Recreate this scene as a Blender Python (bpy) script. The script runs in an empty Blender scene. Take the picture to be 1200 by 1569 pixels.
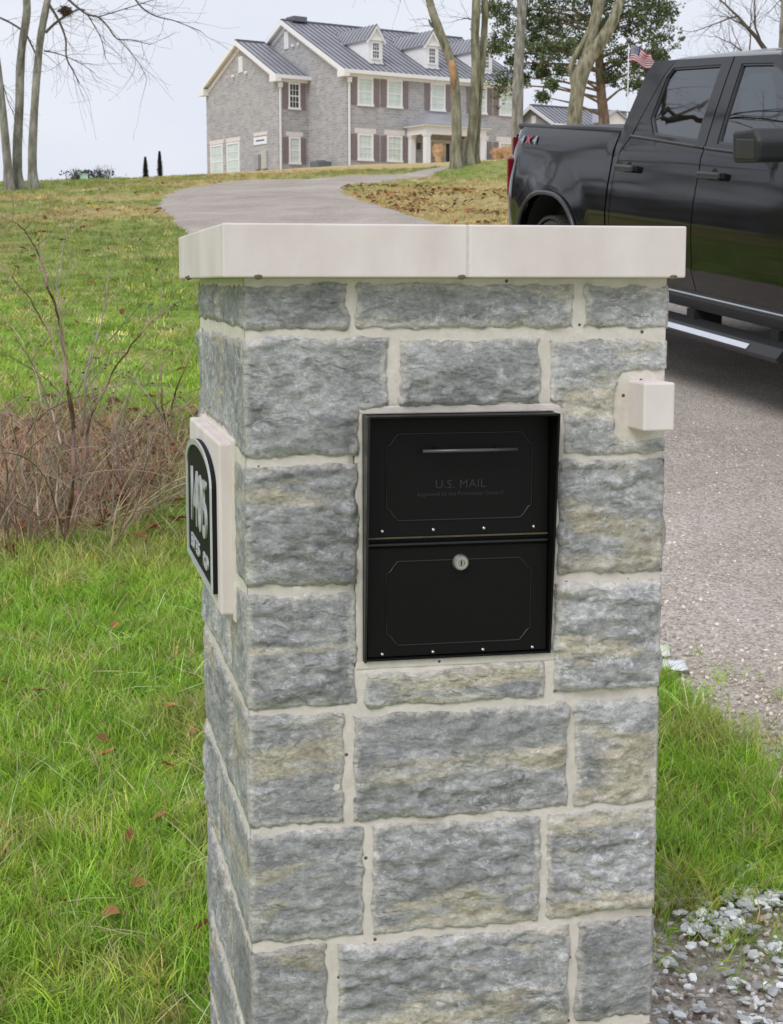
import bpy, bmesh, math, random
import numpy as np
from math import radians, sin, cos, pi, atan, sqrt
from mathutils import Vector, Matrix, noise, geometry

rnd = random.Random(7)
rng = np.random.default_rng(11)
scene = bpy.context.scene
col = scene.collection

# ------------------------------------------------------------------ camera
EYE = Vector((0, 0, 1.6))
PITCH = atan((784.5 - 433) / 2500)
cd = bpy.data.cameras.new('camera'); cam = bpy.data.objects.new('camera', cd); col.objects.link(cam)
cam.location = EYE; cam.rotation_euler = (radians(90) - PITCH, 0, 0)
cd.sensor_fit = 'VERTICAL'; cd.sensor_height = 36; cd.lens = 2500 / 1569 * 36
cd.clip_start = 0.05; cd.clip_end = 6000
cd.dof.use_dof = True; cd.dof.focus_distance = 2.5; cd.dof.aperture_fstop = 32
scene.camera = cam

# ------------------------------------------------------------------ light
SUN_EL, SUN_AZ = radians(48), radians(215)
w = bpy.data.worlds.new("World"); scene.world = w; w.use_nodes = True
nt = w.node_tree; nt.nodes.clear()
N = nt.nodes.new; LK = nt.links.new
sky = N('ShaderNodeTexSky'); sky.sky_type = 'NISHITA'; sky.sun_disc = False
sky.sun_elevation = SUN_EL; sky.sun_rotation = SUN_AZ; sky.air_density = 1.0; sky.dust_density = 3.0
tc = N('ShaderNodeTexCoord'); mp = N('ShaderNodeMapping'); mp.inputs['Scale'].default_value = (1, 1, 3.2)
nz = N('ShaderNodeTexNoise'); nz.inputs['Scale'].default_value = 2.2; nz.inputs['Detail'].default_value = 5; nz.inputs['Roughness'].default_value = .5
cr = N('ShaderNodeValToRGB')
cr.color_ramp.elements[0].position = .3; cr.color_ramp.elements[0].color = (6.3, 6.75, 7.9, 1)
cr.color_ramp.elements[1].position = .7; cr.color_ramp.elements[1].color = (7.9, 8.1, 8.6, 1)
mx = N('ShaderNodeMixRGB'); mx.inputs[0].default_value = .93
bg = N('ShaderNodeBackground'); bg.inputs[1].default_value = .1
out = N('ShaderNodeOutputWorld')
LK(tc.outputs['Generated'], mp.inputs[0]); LK(mp.outputs[0], nz.inputs['Vector']); LK(nz.outputs['Fac'], cr.inputs[0])
LK(sky.outputs[0], mx.inputs[1]); LK(cr.outputs[0], mx.inputs[2]); LK(mx.outputs[0], bg.inputs[0]); LK(bg.outputs[0], out.inputs[0])
sd = bpy.data.lights.new('sun', 'SUN'); sd.energy = 1.4; sd.angle = radians(30); sd.color = (1, .975, .97)
sun = bpy.data.objects.new('sun', sd); col.objects.link(sun); sun.location = (-5, -8, 20)
# light travels away from azimuth 215 (behind the camera, to the left)
sdir = Vector((-.52 * cos(SUN_EL), -.85 * cos(SUN_EL), sin(SUN_EL)))
sun.rotation_euler = sdir.to_track_quat('Z', 'Y').to_euler()
vs = scene.view_settings; vs.view_transform = 'Standard'; vs.look = 'None'; vs.exposure = 0.22; vs.gamma = 1; vs.use_curve_mapping = False
scene.cycles.max_bounces = 8; scene.cycles.transparent_max_bounces = 16

# ------------------------------------------------------------------ helpers
def ray(px, py):
    X = (px - 600) / 2500; Y = (784.5 - py) / 2500
    c, s = cos(PITCH), sin(PITCH)
    return Vector((X, c + Y * s, Y * c - s))
def at(px, py, D):
    r = ray(px, py); return EYE + r * (D / r.y)

def tag(o, label=None, cat=None, group=None, kind=None):
    if label: o['label'] = label
    if cat: o['category'] = cat
    if group: o['group'] = group
    if kind: o['kind'] = kind
    return o
def empty(name, loc, rz=0.0, label=None, cat=None, group=None):
    o = bpy.data.objects.new(name, None); col.objects.link(o)
    o.location = loc; o.rotation_euler = (0, 0, rz); o.empty_display_size = .2
    return tag(o, label, cat, group)
def link(name, me, parent=None, kind=None):
    o = bpy.data.objects.new(name, me); col.objects.link(o)
    if parent is not None: o.parent = parent
    if kind: o['kind'] = kind
    return o
def copy_tree(o, parent=None):
    c = o.copy(); col.objects.link(c); c.parent = parent
    for ch in list(o.children): copy_tree(ch, c)
    return c

class MB:
    def __init__(s): s.v = []; s.f = []; s.m = []
    def add(s, vs, fs, mi=0):
        n = len(s.v); s.v += [tuple(p) for p in vs]; s.f += [tuple(i + n for i in f) for f in fs]; s.m += [mi] * len(fs); return s
    def box(s, a, b, mi=0):
        x0, y0, z0 = a; x1, y1, z1 = b
        return s.add([(x0,y0,z0),(x1,y0,z0),(x1,y1,z0),(x0,y1,z0),(x0,y0,z1),(x1,y0,z1),(x1,y1,z1),(x0,y1,z1)],
                     [(0,3,2,1),(4,5,6,7),(0,1,5,4),(1,2,6,5),(2,3,7,6),(3,0,4,7)], mi)
    def prism(s, poly, vec, mi=0):
        n = len(poly); P = [Vector(p) for p in poly]; V = Vector(vec)
        return s.add(P + [p + V for p in P], [tuple(range(n))[::-1], tuple(range(n, 2 * n))] + [(i, (i + 1) % n, n + (i + 1) % n, n + i) for i in range(n)], mi)
    def tube(s, pts, rad, n=6, mi=0, cap=True):
        P = [Vector(p) for p in pts]
        if not hasattr(rad, '__len__'): rad = [rad] * len(P)
        vs = []; fs = []; up = Vector((0.13, .2, 1)).normalized()
        for i, p in enumerate(P):
            t = (P[min(i + 1, len(P) - 1)] - P[max(i - 1, 0)])
            t = t.normalized() if t.length > 1e-9 else Vector((0, 0, 1))
            a = t.cross(up)
            if a.length < .05: a = t.cross(Vector((1, 0, 0)))
            a.normalize(); b = t.cross(a)
            for k in range(n):
                an = 2 * pi * k / n; vs.append(p + (a * cos(an) + b * sin(an)) * rad[i])
        for i in range(len(P) - 1):
            for k in range(n):
                k2 = (k + 1) % n; fs.append((i * n + k, i * n + k2, (i + 1) * n + k2, (i + 1) * n + k))
        if cap: fs.append(tuple(range(n))); fs.append(tuple(range((len(P) - 1) * n, len(P) * n))[::-1])
        return s.add(vs, fs, mi)
    def lathe(s, prof, c, axis='z', n=24, mi=0):
        vs = []; fs = []
        for r, h in prof:
            for k in range(n):
                a = 2 * pi * k / n; x, y = r * cos(a), r * sin(a)
                q = {'z': (x, y, h), 'y': (x, h, y), 'x': (h, x, y)}[axis]
                vs.append((c[0] + q[0], c[1] + q[1], c[2] + q[2]))
        for i in range(len(prof) - 1):
            for k in range(n):
                k2 = (k + 1) % n; fs.append((i * n + k, i * n + k2, (i + 1) * n + k2, (i + 1) * n + k))
        return s.add(vs, fs, mi)
    def mesh(s, name, mats, smooth=False, fix=True):
        me = bpy.data.meshes.new(name); me.from_pydata(s.v, [], s.f)
        if not isinstance(mats, (list, tuple)): mats = [mats]
        for m in mats: me.materials.append(m)
        if len(mats) > 1: me.polygons.foreach_set('material_index', s.m)
        if fix:
            bm = bmesh.new(); bm.from_mesh(me); bmesh.ops.recalc_face_normals(bm, faces=bm.faces); bm.to_mesh(me); bm.free()
        if smooth: me.polygons.foreach_set('use_smooth', [True] * len(me.polygons))
        return me
    def build(s, name, mats, parent=None, smooth=False, kind=None, bevel=0, fix=True, seg=2):
        o = link(name, s.mesh(name, mats, smooth, fix), parent, kind)
        if bevel:
            b = o.modifiers.new('bevel', 'BEVEL'); b.width = bevel; b.segments = seg; b.limit_method = 'ANGLE'; b.angle_limit = radians(35)
        return o
def box(name, a, b, m, parent=None, bevel=0, kind=None):
    return MB().box(a, b).build(name, m, parent, bevel=bevel, kind=kind)

# ---- materials
def srgb(r, g, b):
    f = lambda c: (c / 255 / 12.92) if c <= 10 else ((c / 255 + .055) / 1.055) ** 2.4
    return (f(r), f(g), f(b), 1)
def base_mat(name):
    m = bpy.data.materials.new(name); m.use_nodes = True
    return m, m.node_tree, m.node_tree.nodes['Principled BSDF']
def mat(name, c, rough=.6, metal=0, var=.12, scale=8, bump=0, bscale=40, ior=1.5, coat=0, spec=None, alpha=1, trans=0, stretch=(1, 1, 1), tint=None):
    """plain procedural material: base colour varied by noise, optional bump"""
    m, t, p = base_mat(name); n = t.nodes.new; l = t.links.new
    c = tuple(c)[:3]
    tcn = n('ShaderNodeTexCoord'); mpp = n('ShaderNodeMapping'); mpp.inputs['Scale'].default_value = stretch
    l(tcn.outputs['Object'], mpp.inputs[0])
    nn = n('ShaderNodeTexNoise'); nn.inputs['Scale'].default_value = scale; nn.inputs['Detail'].default_value = 6
    l(mpp.outputs[0], nn.inputs['Vector'])
    r = n('ShaderNodeValToRGB'); r.color_ramp.elements[0].position = .3; r.color_ramp.elements[1].position = .7
    r.color_ramp.elements[0].color = tuple(x * (1 - var) for x in c) + (1,)
    c2 = tint if tint else c
    r.color_ramp.elements[1].color = tuple(min(1, x * (1 + var)) for x in c2[:3]) + (1,)
    l(nn.outputs['Fac'], r.inputs[0]); l(r.outputs[0], p.inputs['Base Color'])
    p.inputs['Roughness'].default_value = rough; p.inputs['Metallic'].default_value = metal; p.inputs['IOR'].default_value = ior
    p.inputs['Coat Weight'].default_value = coat; p.inputs['Coat Roughness'].default_value = .03
    p.inputs['Alpha'].default_value = alpha; p.inputs['Transmission Weight'].default_value = trans
    if spec is not None: p.inputs['Specular IOR Level'].default_value = spec
    if bump:
        b = n('ShaderNodeBump'); b.inputs['Strength'].default_value = min(1, bump); b.inputs['Distance'].default_value = .02 * max(1, bump)
        n2 = n('ShaderNodeTexNoise'); n2.inputs['Scale'].default_value = bscale; n2.inputs['Detail'].default_value = 8
        l(mpp.outputs[0], n2.inputs['Vector']); l(n2.outputs['Fac'], b.inputs['Height']); l(b.outputs[0], p.inputs['Normal'])
    return m

def stone_mat(name):
    m, t, p = base_mat(name); n = t.nodes.new; l = t.links.new
    tcn = n('ShaderNodeTexCoord'); oi = n('ShaderNodeObjectInfo')
    mul = n('ShaderNodeVectorMath'); mul.operation = 'SCALE'; mul.inputs[0].default_value = (37, 91, 53); l(oi.outputs['Random'], mul.inputs['Scale'])
    add = n('ShaderNodeVectorMath'); add.operation = 'ADD'; l(tcn.outputs['Object'], add.inputs[0]); l(mul.outputs[0], add.inputs[1])
    def nz(sx, sy, sz, sc, det=6, ro=.6, dist=0):
        mpp = n('ShaderNodeMapping'); mpp.inputs['Scale'].default_value = (sx, sy, sz); l(add.outputs[0], mpp.inputs[0])
        q = n('ShaderNodeTexNoise'); q.inputs['Scale'].default_value = sc; q.inputs['Detail'].default_value = det
        q.inputs['Roughness'].default_value = ro; q.inputs['Distortion'].default_value = dist; l(mpp.outputs[0], q.inputs['Vector']); return q
    def ramp(src, stops):
        r = n('ShaderNodeValToRGB'); e = r.color_ramp.elements
        e[0].position, e[0].color = stops[0]; e[1].position, e[1].color = stops[-1]
        for ps, cc in stops[1:-1]:
            k = e.new(ps); k.color = cc
        l(src, r.inputs[0]); return r
    def mix(fac, a, b, mode='MIX'):
        k = n('ShaderNodeMixRGB'); k.blend_type = mode
        if isinstance(fac, float): k.inputs[0].default_value = fac
        else: l(fac, k.inputs[0])
        for i, q in ((1, a), (2, b)):
            if isinstance(q, tuple): k.inputs[i].default_value = q
            else: l(q, k.inputs[i])
        return k
    big = nz(1, 1, 1.8, 7, 5, .55, .3); mid = nz(1, 1, 2.0, 30, 12, .78, .5)
    base = ramp(big.outputs['Fac'], [(.28, (.375, .372, .378, 1)), (.5, (.53, .526, .525, 1)), (.72, (.70, .698, .69, 1))])
    det = ramp(mid.outputs['Fac'], [(.32, (.50, .51, .53, 1)), (.5, (.98, .98, .98, 1)), (.68, (1.32, 1.31, 1.29, 1))])
    c1 = mix(.85, base.outputs[0], det.outputs[0], 'MULTIPLY')
    # thin dark fractures
    rg = nz(.55, .55, 1.6, 11, 4, .5, .8); rg.noise_type = 'RIDGED_MULTIFRACTAL'; rg.normalize = True
    rgr = ramp(rg.outputs['Fac'], [(.62, (1, 1, 1, 1)), (.80, (.52, .51, .52, 1))])
    rm = nz(1, 1, 1, 8, 2, .5, 0); rmr = ramp(rm.outputs['Fac'], [(.45, (0, 0, 0, 1)), (.6, (1, 1, 1, 1))])
    c1 = mix(rmr.outputs[0], c1.outputs[0], mix(1.0, c1.outputs[0], rgr.outputs[0], 'MULTIPLY').outputs[0])
    # tan bedding bands
    tb = nz(.5, .5, 2.6, 5.5, 5, .6, .4); tbr = ramp(tb.outputs['Fac'], [(.55, (0, 0, 0, 1)), (.61, (1, 1, 1, 1))])
    tf = n('ShaderNodeMath'); tf.operation = 'MULTIPLY'; l(tbr.outputs[0], tf.inputs[0]); tf.inputs[1].default_value = .7
    tanc = mix(.8, (.80, .70, .50, 1), det.outputs[0], 'MULTIPLY')
    c2 = mix(tf.outputs[0], c1.outputs[0], tanc.outputs[0])
    # chalky scrapes
    wn = nz(1, 1, 1.5, 30, 12, .82, .9); wr = ramp(wn.outputs['Fac'], [(.52, (0, 0, 0, 1)), (.57, (1, 1, 1, 1))])
    wn2 = nz(1, 1, 1, 5, 3, .5, 0); wr2 = ramp(wn2.outputs['Fac'], [(.40, (.08, .08, .08, 1)), (.62, (.85, .85, .85, 1))])
    wm = n('ShaderNodeMath'); wm.operation = 'MULTIPLY'; l(wr.outputs[0], wm.inputs[0]); l(wr2.outputs[0], wm.inputs[1])
    c3 = mix(wm.outputs[0], c2.outputs[0], (.93, .93, .93, 1))
    # mortar smears near the edge of each stone (vertex attribute 'edge')
    at_ = n('ShaderNodeAttribute'); at_.attribute_name = 'edge'
    ew = nz(1, 1, 1, 40, 6, .7); em = n('ShaderNodeMath'); em.operation = 'MULTIPLY'; l(at_.outputs['Fac'], em.inputs[0]); l(ew.outputs['Fac'], em.inputs[1])
    er = ramp(em.outputs[0], [(.31, (0, 0, 0, 1)), (.50, (.85, .85, .85, 1))])
    c4 = mix(er.outputs[0], c3.outputs[0], (.88, .83, .77, 1))
    # tone per stone
    hs = n('ShaderNodeHueSaturation'); l(c4.outputs[0], hs.inputs['Color'])
    mr = n('ShaderNodeMapRange'); mr.inputs['To Min'].default_value = .84; mr.inputs['To Max'].default_value = 1.12; l(oi.outputs['Random'], mr.inputs[0]); l(mr.outputs[0], hs.inputs['Value'])
    l(hs.outputs[0], p.inputs['Base Color'])
    p.inputs['Roughness'].default_value = .85; p.inputs['Specular IOR Level'].default_value = .3
    # crisp chips: tilted facets of broken rock, two sizes, plus grit
    def facet(sc, sz):
        dn = nz(1, 1, 1.4, 9, 4, .6, 0); k = n('ShaderNodeVectorMath'); k.operation = 'SCALE'; k.inputs['Scale'].default_value = .09; l(dn.outputs['Color'], k.inputs[0])
        k2 = n('ShaderNodeVectorMath'); k2.operation = 'ADD'; l(add.outputs[0], k2.inputs[0]); l(k.outputs[0], k2.inputs[1])
        mpp = n('ShaderNodeMapping'); mpp.inputs['Scale'].default_value = (1, 1, sz); l(k2.outputs[0], mpp.inputs[0])
        v = n('ShaderNodeTexVoronoi'); v.inputs['Scale'].default_value = sc; v.feature = 'F1'; l(mpp.outputs[0], v.inputs['Vector']); return v
    fa = facet(17, 2.1); fc = facet(48, 1.9); fb = nz(1, 1, 1.8, 90, 12, .85, .2)
    def bump(src, dist, prev=None, st=1.0):
        b = n('ShaderNodeBump'); b.inputs['Strength'].default_value = st; b.inputs['Distance'].default_value = dist; l(src, b.inputs['Height'])
        if prev: l(prev.outputs[0], b.inputs['Normal'])
        return b
    b1 = bump(fa.outputs['Distance'], .0075); b2 = bump(fc.outputs['Distance'], .0065, b1); b3 = bump(mid.outputs['Fac'], .0075, b2); b4 = bump(fb.outputs['Fac'], .0035, b3)
    l(b4.outputs[0], p.inputs['Normal'])
    sc_ = n('ShaderNodeSeparateColor'); l(fa.outputs['Color'], sc_.inputs[0]); fr = ramp(sc_.outputs[0], [(0, (.88, .88, .89, 1)), (1, (1.10, 1.10, 1.10, 1))])
    gr = ramp(fb.outputs['Fac'], [(.36, (.62, .62, .63, 1)), (.5, (1, 1, 1, 1)), (.64, (1.38, 1.38, 1.36, 1))])
    m1 = mix(1.0, hs.outputs[0], fr.outputs[0], 'MULTIPLY'); m2 = mix(1.0, m1.outputs[0], gr.outputs[0], 'MULTIPLY'); l(m2.outputs[0], p.inputs['Base Color'])
    return m

def tint_mat(name, rough=.6, trans=.0, mul=1.0, var=.25, spec=.3):
    """colour from the instance's own 'tint', varied per instance"""
    m, t, p = base_mat(name); n = t.nodes.new; l = t.links.new
    a = n('ShaderNodeAttribute'); a.attribute_type = 'INSTANCER'; a.attribute_name = 'tint'
    oi = n('ShaderNodeObjectInfo'); mr = n('ShaderNodeMapRange'); mr.inputs['To Min'].default_value = mul * (1 - var); mr.inputs['To Max'].default_value = mul * (1 + var)
    l(oi.outputs['Random'], mr.inputs[0])
    hs = n('ShaderNodeHueSaturation'); l(a.outputs['Color'], hs.inputs['Color']); l(mr.outputs[0], hs.inputs['Value'])
    l(hs.outputs[0], p.inputs['Base Color']); p.inputs['Roughness'].default_value = rough; p.inputs['Specular IOR Level'].default_value = spec
    if trans:
        tr = n('ShaderNodeBsdfTranslucent'); l(hs.outputs[0], tr.inputs[0]); ms = n('ShaderNodeMixShader'); ms.inputs[0].default_value = trans
        l(p.outputs[0], ms.inputs[1]); l(tr.outputs[0], ms.inputs[2]); l(ms.outputs[0], t.nodes['Material Output'].inputs[0])
    return m

def in_poly(P, poly):
    x, y = P[:, 0], P[:, 1]; r = np.zeros(len(P), bool); n = len(poly)
    for i in range(n):
        x0, y0 = poly[i]; x1, y1 = poly[(i + 1) % n]
        c = ((y0 > y) != (y1 > y))
        with np.errstate(divide='ignore', invalid='ignore'):
            xi = (x1 - x0) * (y - y0) / (y1 - y0 if y1 != y0 else 1e-12) + x0
        r ^= c & (x < xi)
    return r
def edge_dist(P, poly):
    d = np.full(len(P), 1e9); n = len(poly)
    for i in range(n):
        a = np.array(poly[i]); b = np.array(poly[(i + 1) % n]); ab = b - a; L = ab @ ab
        t = np.clip(((P - a) @ ab) / max(L, 1e-12), 0, 1); q = a + t[:, None] * ab
        d = np.minimum(d, np.hypot(*(P - q).T))
    return d
def resample(poly, sp, jit=0, closed=True):
    o = []; n = len(poly)
    for i in range(n):
        a = poly[i]; b = poly[(i + 1) % n]; L = math.dist(a, b); k = max(1, int(round(L / sp)))
        for j in range(k):
            t = j / k; x = a[0] + (b[0] - a[0]) * t; y = a[1] + (b[1] - a[1]) * t
            if jit and j: 
                nx, ny = -(b[1] - a[1]) / L, (b[0] - a[0]) / L; q = noise.noise(Vector((x * 30, y * 30, a[0] * 13))) * jit + noise.noise(Vector((x * 110, y * 110, 4))) * jit * .6
                x += nx * q; y += ny * q
            o.append((x, y))
    return o
def fill(poly, sp, jit_in=.25):
    """triangulate a 2-D outline with inner points; returns points, tris, number on rim, distance to rim"""
    A = np.array(poly); x0, y0 = A.min(0); x1, y1 = A.max(0)
    g = np.array([(x, y) for x in np.arange(x0 + sp / 2, x1, sp) for y in np.arange(y0 + sp / 2, y1, sp)])
    if len(g):
        g = g + (rng.random(g.shape) - .5) * sp * jit_in * 2
        g = g[in_poly(g, poly)]
    if len(g): g = g[edge_dist(g, poly) > sp * .45]
    pts = [Vector(p) for p in poly] + [Vector(p) for p in g.tolist()] if len(g) else [Vector(p) for p in poly]
    r = geometry.delaunay_2d_cdt(pts, [], [list(range(len(poly)))], 1, 1e-6)
    return r[0], [tuple(f) for f in r[2]]
def panel(poly, sp, fn, rim=None, jit_in=.25, edge_attr=False, mb=None):
    """fill outline, map each (p, edge distance) by fn to 3-D; rim(p3, p2) gives the turned-in edge"""
    vs, fs = fill(poly, sp, jit_in)
    P = np.array([(v[0], v[1]) for v in vs]); D = edge_dist(P, poly)
    V = [fn((p[0], p[1]), d) for p, d in zip(P, D)]
    mb = mb or MB(); n = len(mb.v)
    mb.add(V, fs)
    if rim:
        k = len(poly); ring = [i for i in range(k)]
        R = [rim(V[i], (P[i][0], P[i][1])) for i in ring]
        mb.add(R, []); o = n + len(V)
        for i in range(k):
            j = (i + 1) % k; mb.f.append((n + i, n + j, o + j, o + i)); mb.m.append(0)
    return mb, D

# ---- ground height
_gy = np.array([-60,-5,0,2,3,5,7.8,11.5,16,22,31,38,48,60,80,95,103,120,160,300,800,3000.])
_gz = np.array([-5.0,-.75,-.32,-.06,.09,.39,.80,1.18,1.68,2.37,3.37,4.06,4.86,5.76,7.2,8.3,8.86,9.3,9.1,3.,-12,-60.])
_ty = np.arange(-60, 320, .25); _tz = np.interp(_ty, _gy, _gz); _k = np.hanning(13); _k /= _k.sum()
_tz2 = _tz.copy(); _tz2[12:-12] = np.convolve(_tz, _k, 'same')[12:-12]
def sm(a, b, t):
    t = np.clip((t - a) / (b - a), 0, 1); return t * t * (3 - 2 * t)
def ground(x, y):
    x = np.asarray(x, float); y = np.asarray(y, float)
    z = np.where(y < 300, np.interp(y, _ty, _tz2), np.interp(y, _gy, _gz))
    left = np.minimum(np.maximum(-x - 1, 0), 60); right = np.minimum(np.maximum(x - 1, 0), 40)
    z = z - left * (.03 * sm(14, 34, y) + .030 * sm(37, 56, y)) + right * .045 * sm(50, 95, y) * (1 - sm(130, 200, y))
    z = z + .36 * np.exp(-((x - 3.5) / 2.0) ** 2 - ((y - 38.7) / 2.1) ** 2)
    z = z + (.03 * np.sin(x * .7 + 1.3) * np.sin(y * .5 + .4) + .02 * np.sin(x * 1.7 + y * 1.1)) * sm(4, 9, y) * sm(1.5, 4, np.hypot(x - 2.5, y - 10))
    return z
def gz(x, y): return float(ground(x, y))
def vnoise(x, y, s, seed=0):
    """smooth value noise, numpy"""
    x = np.asarray(x) / s + seed * 17.3; y = np.asarray(y) / s + seed * 9.1
    xi = np.floor(x); yi = np.floor(y); fx = x - xi; fy = y - yi; fx = fx * fx * (3 - 2 * fx); fy = fy * fy * (3 - 2 * fy)
    h = lambda a, b: np.modf(np.abs(np.sin(a * 127.1 + b * 311.7 + seed) * 43758.5453))[0]
    return (h(xi, yi) * (1 - fx) + h(xi + 1, yi) * fx) * (1 - fy) + (h(xi, yi + 1) * (1 - fx) + h(xi + 1, yi + 1) * fx) * fy
def fbm(x, y, s, seed=0, o=4):
    r = 0; a = .5; t = 0
    for i in range(o): r = r + a * vnoise(x, y, s / 2 ** i, seed + i); t += a; a *= .55
    return r / t

DRIVE = [(.50, -8), (.52, 2.6), (.52, 3.5), (.62, 3.54), (.8, 3.6), (1.0, 3.65), (1.2, 3.66), (1.38, 3.72), (1.26, 3.82), (1.14, 4.0), (1.02, 4.18), (.95, 4.5), (.84, 4.98), (.55, 6.2), (.1, 8.5),
 (-.5, 11.5), (-1.3, 15), (-2.1, 18.6), (-2.73, 21.3), (-3.35, 24.5), (-3.8, 26.8), (-4.04, 29.6), (-3.96, 32.4), (-3.4, 34.2), (-2.4, 35.6), (-1.13, 36.3), (0, 37.0), (.6, 38.4), (1.6, 41), (4, 44.5),
 (8, 48), (14, 52), (20, 56), (21, 54), (14, 49.5), (8.5, 45.5), (4.6, 42.6), (2.2, 40.3), (1.0, 37.4), (.8, 36.0), (.45, 35.1), (-.1, 34.2), (-.55, 32.6), (-.86, 30.6), (-.9, 29.4), (-.8, 28.4), (-.42, 26.3), (0, 24.4), (.36, 23.1),
 (.8, 21.6), (2.2, 18), (4, 14), (5.2, 10.5), (5.8, 7), (6.8, 3), (8.5, -8)]
def on_drive(x, y):
    return in_poly(np.c_[np.asarray(x).ravel(), np.asarray(y).ravel()], DRIVE).reshape(np.shape(x))
def lawn_tint(x, y):
    """living green against dormant tan, colour of the sward itself"""
    x = np.asarray(x, float); y = np.asarray(y, float)
    p = fbm(x, y * .6, 3.2, 3)
    tan = sm(.44, .60, p) * .75 * sm(9, 18, y)
    tan = np.maximum(tan, .35 * sm(.56, .7, fbm(x, y, .35, 9)))
    isl = (x > -1.2) & (y > 21) & (y < 36.5) & (x < 14)            # island inside the bend
    ed = np.minimum(1, np.abs(x + .9) / .5)
    tan = np.where(isl, np.maximum(tan, .8 * sm(.36, .52, fbm(x, y, 1.3, 5)) * sm(22, 24.5, y + .3 * x)), tan)
    tan = np.where((y > 34.5) & (x > 1.0) & (y < 43), np.minimum(tan, .22), tan)
    brown = sm(40.5, 44, y + .35 * np.minimum(x, 0)) * (1 - .5 * sm(.56, .68, fbm(x, y, 6, 8)))
    tan = np.maximum(tan, brown)
    tan = np.where((x < -3.5) & (y > 29) & (y < 36), np.maximum(tan, .7 * sm(.42, .6, fbm(x, y, 1.6, 12))), tan)
    # under the brambles
    br = np.exp(-(((x + 1.75) / .85) ** 2 + ((y - 7.4) / 1.2) ** 2) ** 2)
    g1 = np.array([.235, .445, .045]); g2 = np.array([.40, .60, .09]); tn = np.array([.56, .43, .22]); bn = np.array([.36, .27, .17])
    q = fbm(x, y, .5, 21)[..., None]
    c = g1 * (1 - q) + g2 * q
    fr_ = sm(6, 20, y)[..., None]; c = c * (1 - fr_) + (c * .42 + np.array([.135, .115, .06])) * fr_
    c = c * (1 - tan[..., None]) + tn * tan[..., None]
    c = c * (1 - br[..., None]) + bn * br[..., None]
    return c

# ------------------------------------------------------------------ GROUND
ys = np.concatenate([np.arange(-30, 1.5, 1.5), np.arange(1.5, 12, .12), np.arange(12, 50, .3), np.arange(50, 130, 1.0), np.geomspace(130, 3000, 26)])
xr = np.concatenate([np.arange(0, 5, .15), np.arange(5, 20, .5), np.geomspace(20, 2500, 34)])
xs = np.unique(np.concatenate([-xr, xr]))
X, Y = np.meshgrid(xs, ys); Z = ground(X, Y)
me = bpy.data.meshes.new('ground'); nx, ny = len(xs), len(ys)
idx = np.arange(nx * ny).reshape(ny, nx)
F = np.c_[idx[:-1, :-1].ravel(), idx[:-1, 1:].ravel(), idx[1:, 1:].ravel(), idx[1:, :-1].ravel()]
me.from_pydata(np.c_[X.ravel(), Y.ravel(), Z.ravel()].tolist(), [], F.tolist()); me.polygons.foreach_set('use_smooth', [True] * len(me.polygons))
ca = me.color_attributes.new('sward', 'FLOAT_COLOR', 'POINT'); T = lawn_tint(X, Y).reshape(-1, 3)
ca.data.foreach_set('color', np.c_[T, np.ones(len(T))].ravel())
m, t, p = base_mat('lawn_ground'); n = t.nodes.new; l = t.links.new
a = n('ShaderNodeAttribute'); a.attribute_name = 'sward'; g = n('ShaderNodeNewGeometry')
n1 = n('ShaderNodeTexNoise'); n1.inputs['Scale'].default_value = 5; n1.inputs['Detail'].default_value = 12; n1.inputs['Roughness'].default_value = .78; l(g.outputs['Position'], n1.inputs['Vector'])
r1 = n('ShaderNodeValToRGB'); r1.color_ramp.elements[0].position = .33; r1.color_ramp.elements[0].color = (.5, .5, .5, 1); r1.color_ramp.elements[1].position = .68; r1.color_ramp.elements[1].color = (1.4, 1.4, 1.4, 1)
l(n1.outputs['Fac'], r1.inputs[0]); mm = n('ShaderNodeMixRGB'); mm.blend_type = 'MULTIPLY'; mm.inputs[0].default_value = 1; l(a.outputs['Color'], mm.inputs[1]); l(r1.outputs[0], mm.inputs[2])
l(mm.outputs[0], p.inputs['Base Color']); p.inputs['Roughness'].default_value = .95; p.inputs['Specular IOR Level'].default_value = .1
bb = n('ShaderNodeBump'); bb.inputs['Strength'].default_value = 1; bb.inputs['Distance'].default_value = .06; l(n1.outputs['Fac'], bb.inputs['Height']); l(bb.outputs[0], p.inputs['Normal'])
me.materials.append(m); tag(link('ground', me), kind='structure')

# gravel driveway
m, t, p = base_mat('gravel'); n = t.nodes.new; l = t.links.new; g = n('ShaderNodeNewGeometry')
vo = n('ShaderNodeTexVoronoi'); vo.inputs['Scale'].default_value = 105; l(g.outputs['Position'], vo.inputs['Vector'])
r1 = n('ShaderNodeValToRGB'); e = r1.color_ramp.elements; e[0].position = 0; e[0].color = (.34, .295, .25, 1); e[1].position = 1; e[1].color = (.66, .60, .53, 1); k = e.new(.5); k.color = (.51, .455, .395, 1)
sp = n('ShaderNodeSeparateColor'); l(vo.outputs['Color'], sp.inputs[0]); l(sp.outputs[0], r1.inputs[0])
n2 = n('ShaderNodeTexNoise'); n2.inputs['Scale'].default_value = .8; n2.inputs['Detail'].default_value = 9; n2.inputs['Roughness'].default_value = .72; l(g.outputs['Position'], n2.inputs['Vector'])
r2 = n('ShaderNodeValToRGB'); r2.color_ramp.elements[0].position = .3; r2.color_ramp.elements[0].color = (.66, .63, .61, 1); r2.color_ramp.elements[1].position = .7; r2.color_ramp.elements[1].color = (1.02, 1.02, 1.04, 1)
l(n2.outputs['Fac'], r2.inputs[0]); mm = n('ShaderNodeMixRGB'); mm.blend_type = 'MULTIPLY'; mm.inputs[0].default_value = 1; l(r1.outputs[0], mm.inputs[1]); l(r2.outputs[0], mm.inputs[2])
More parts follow.
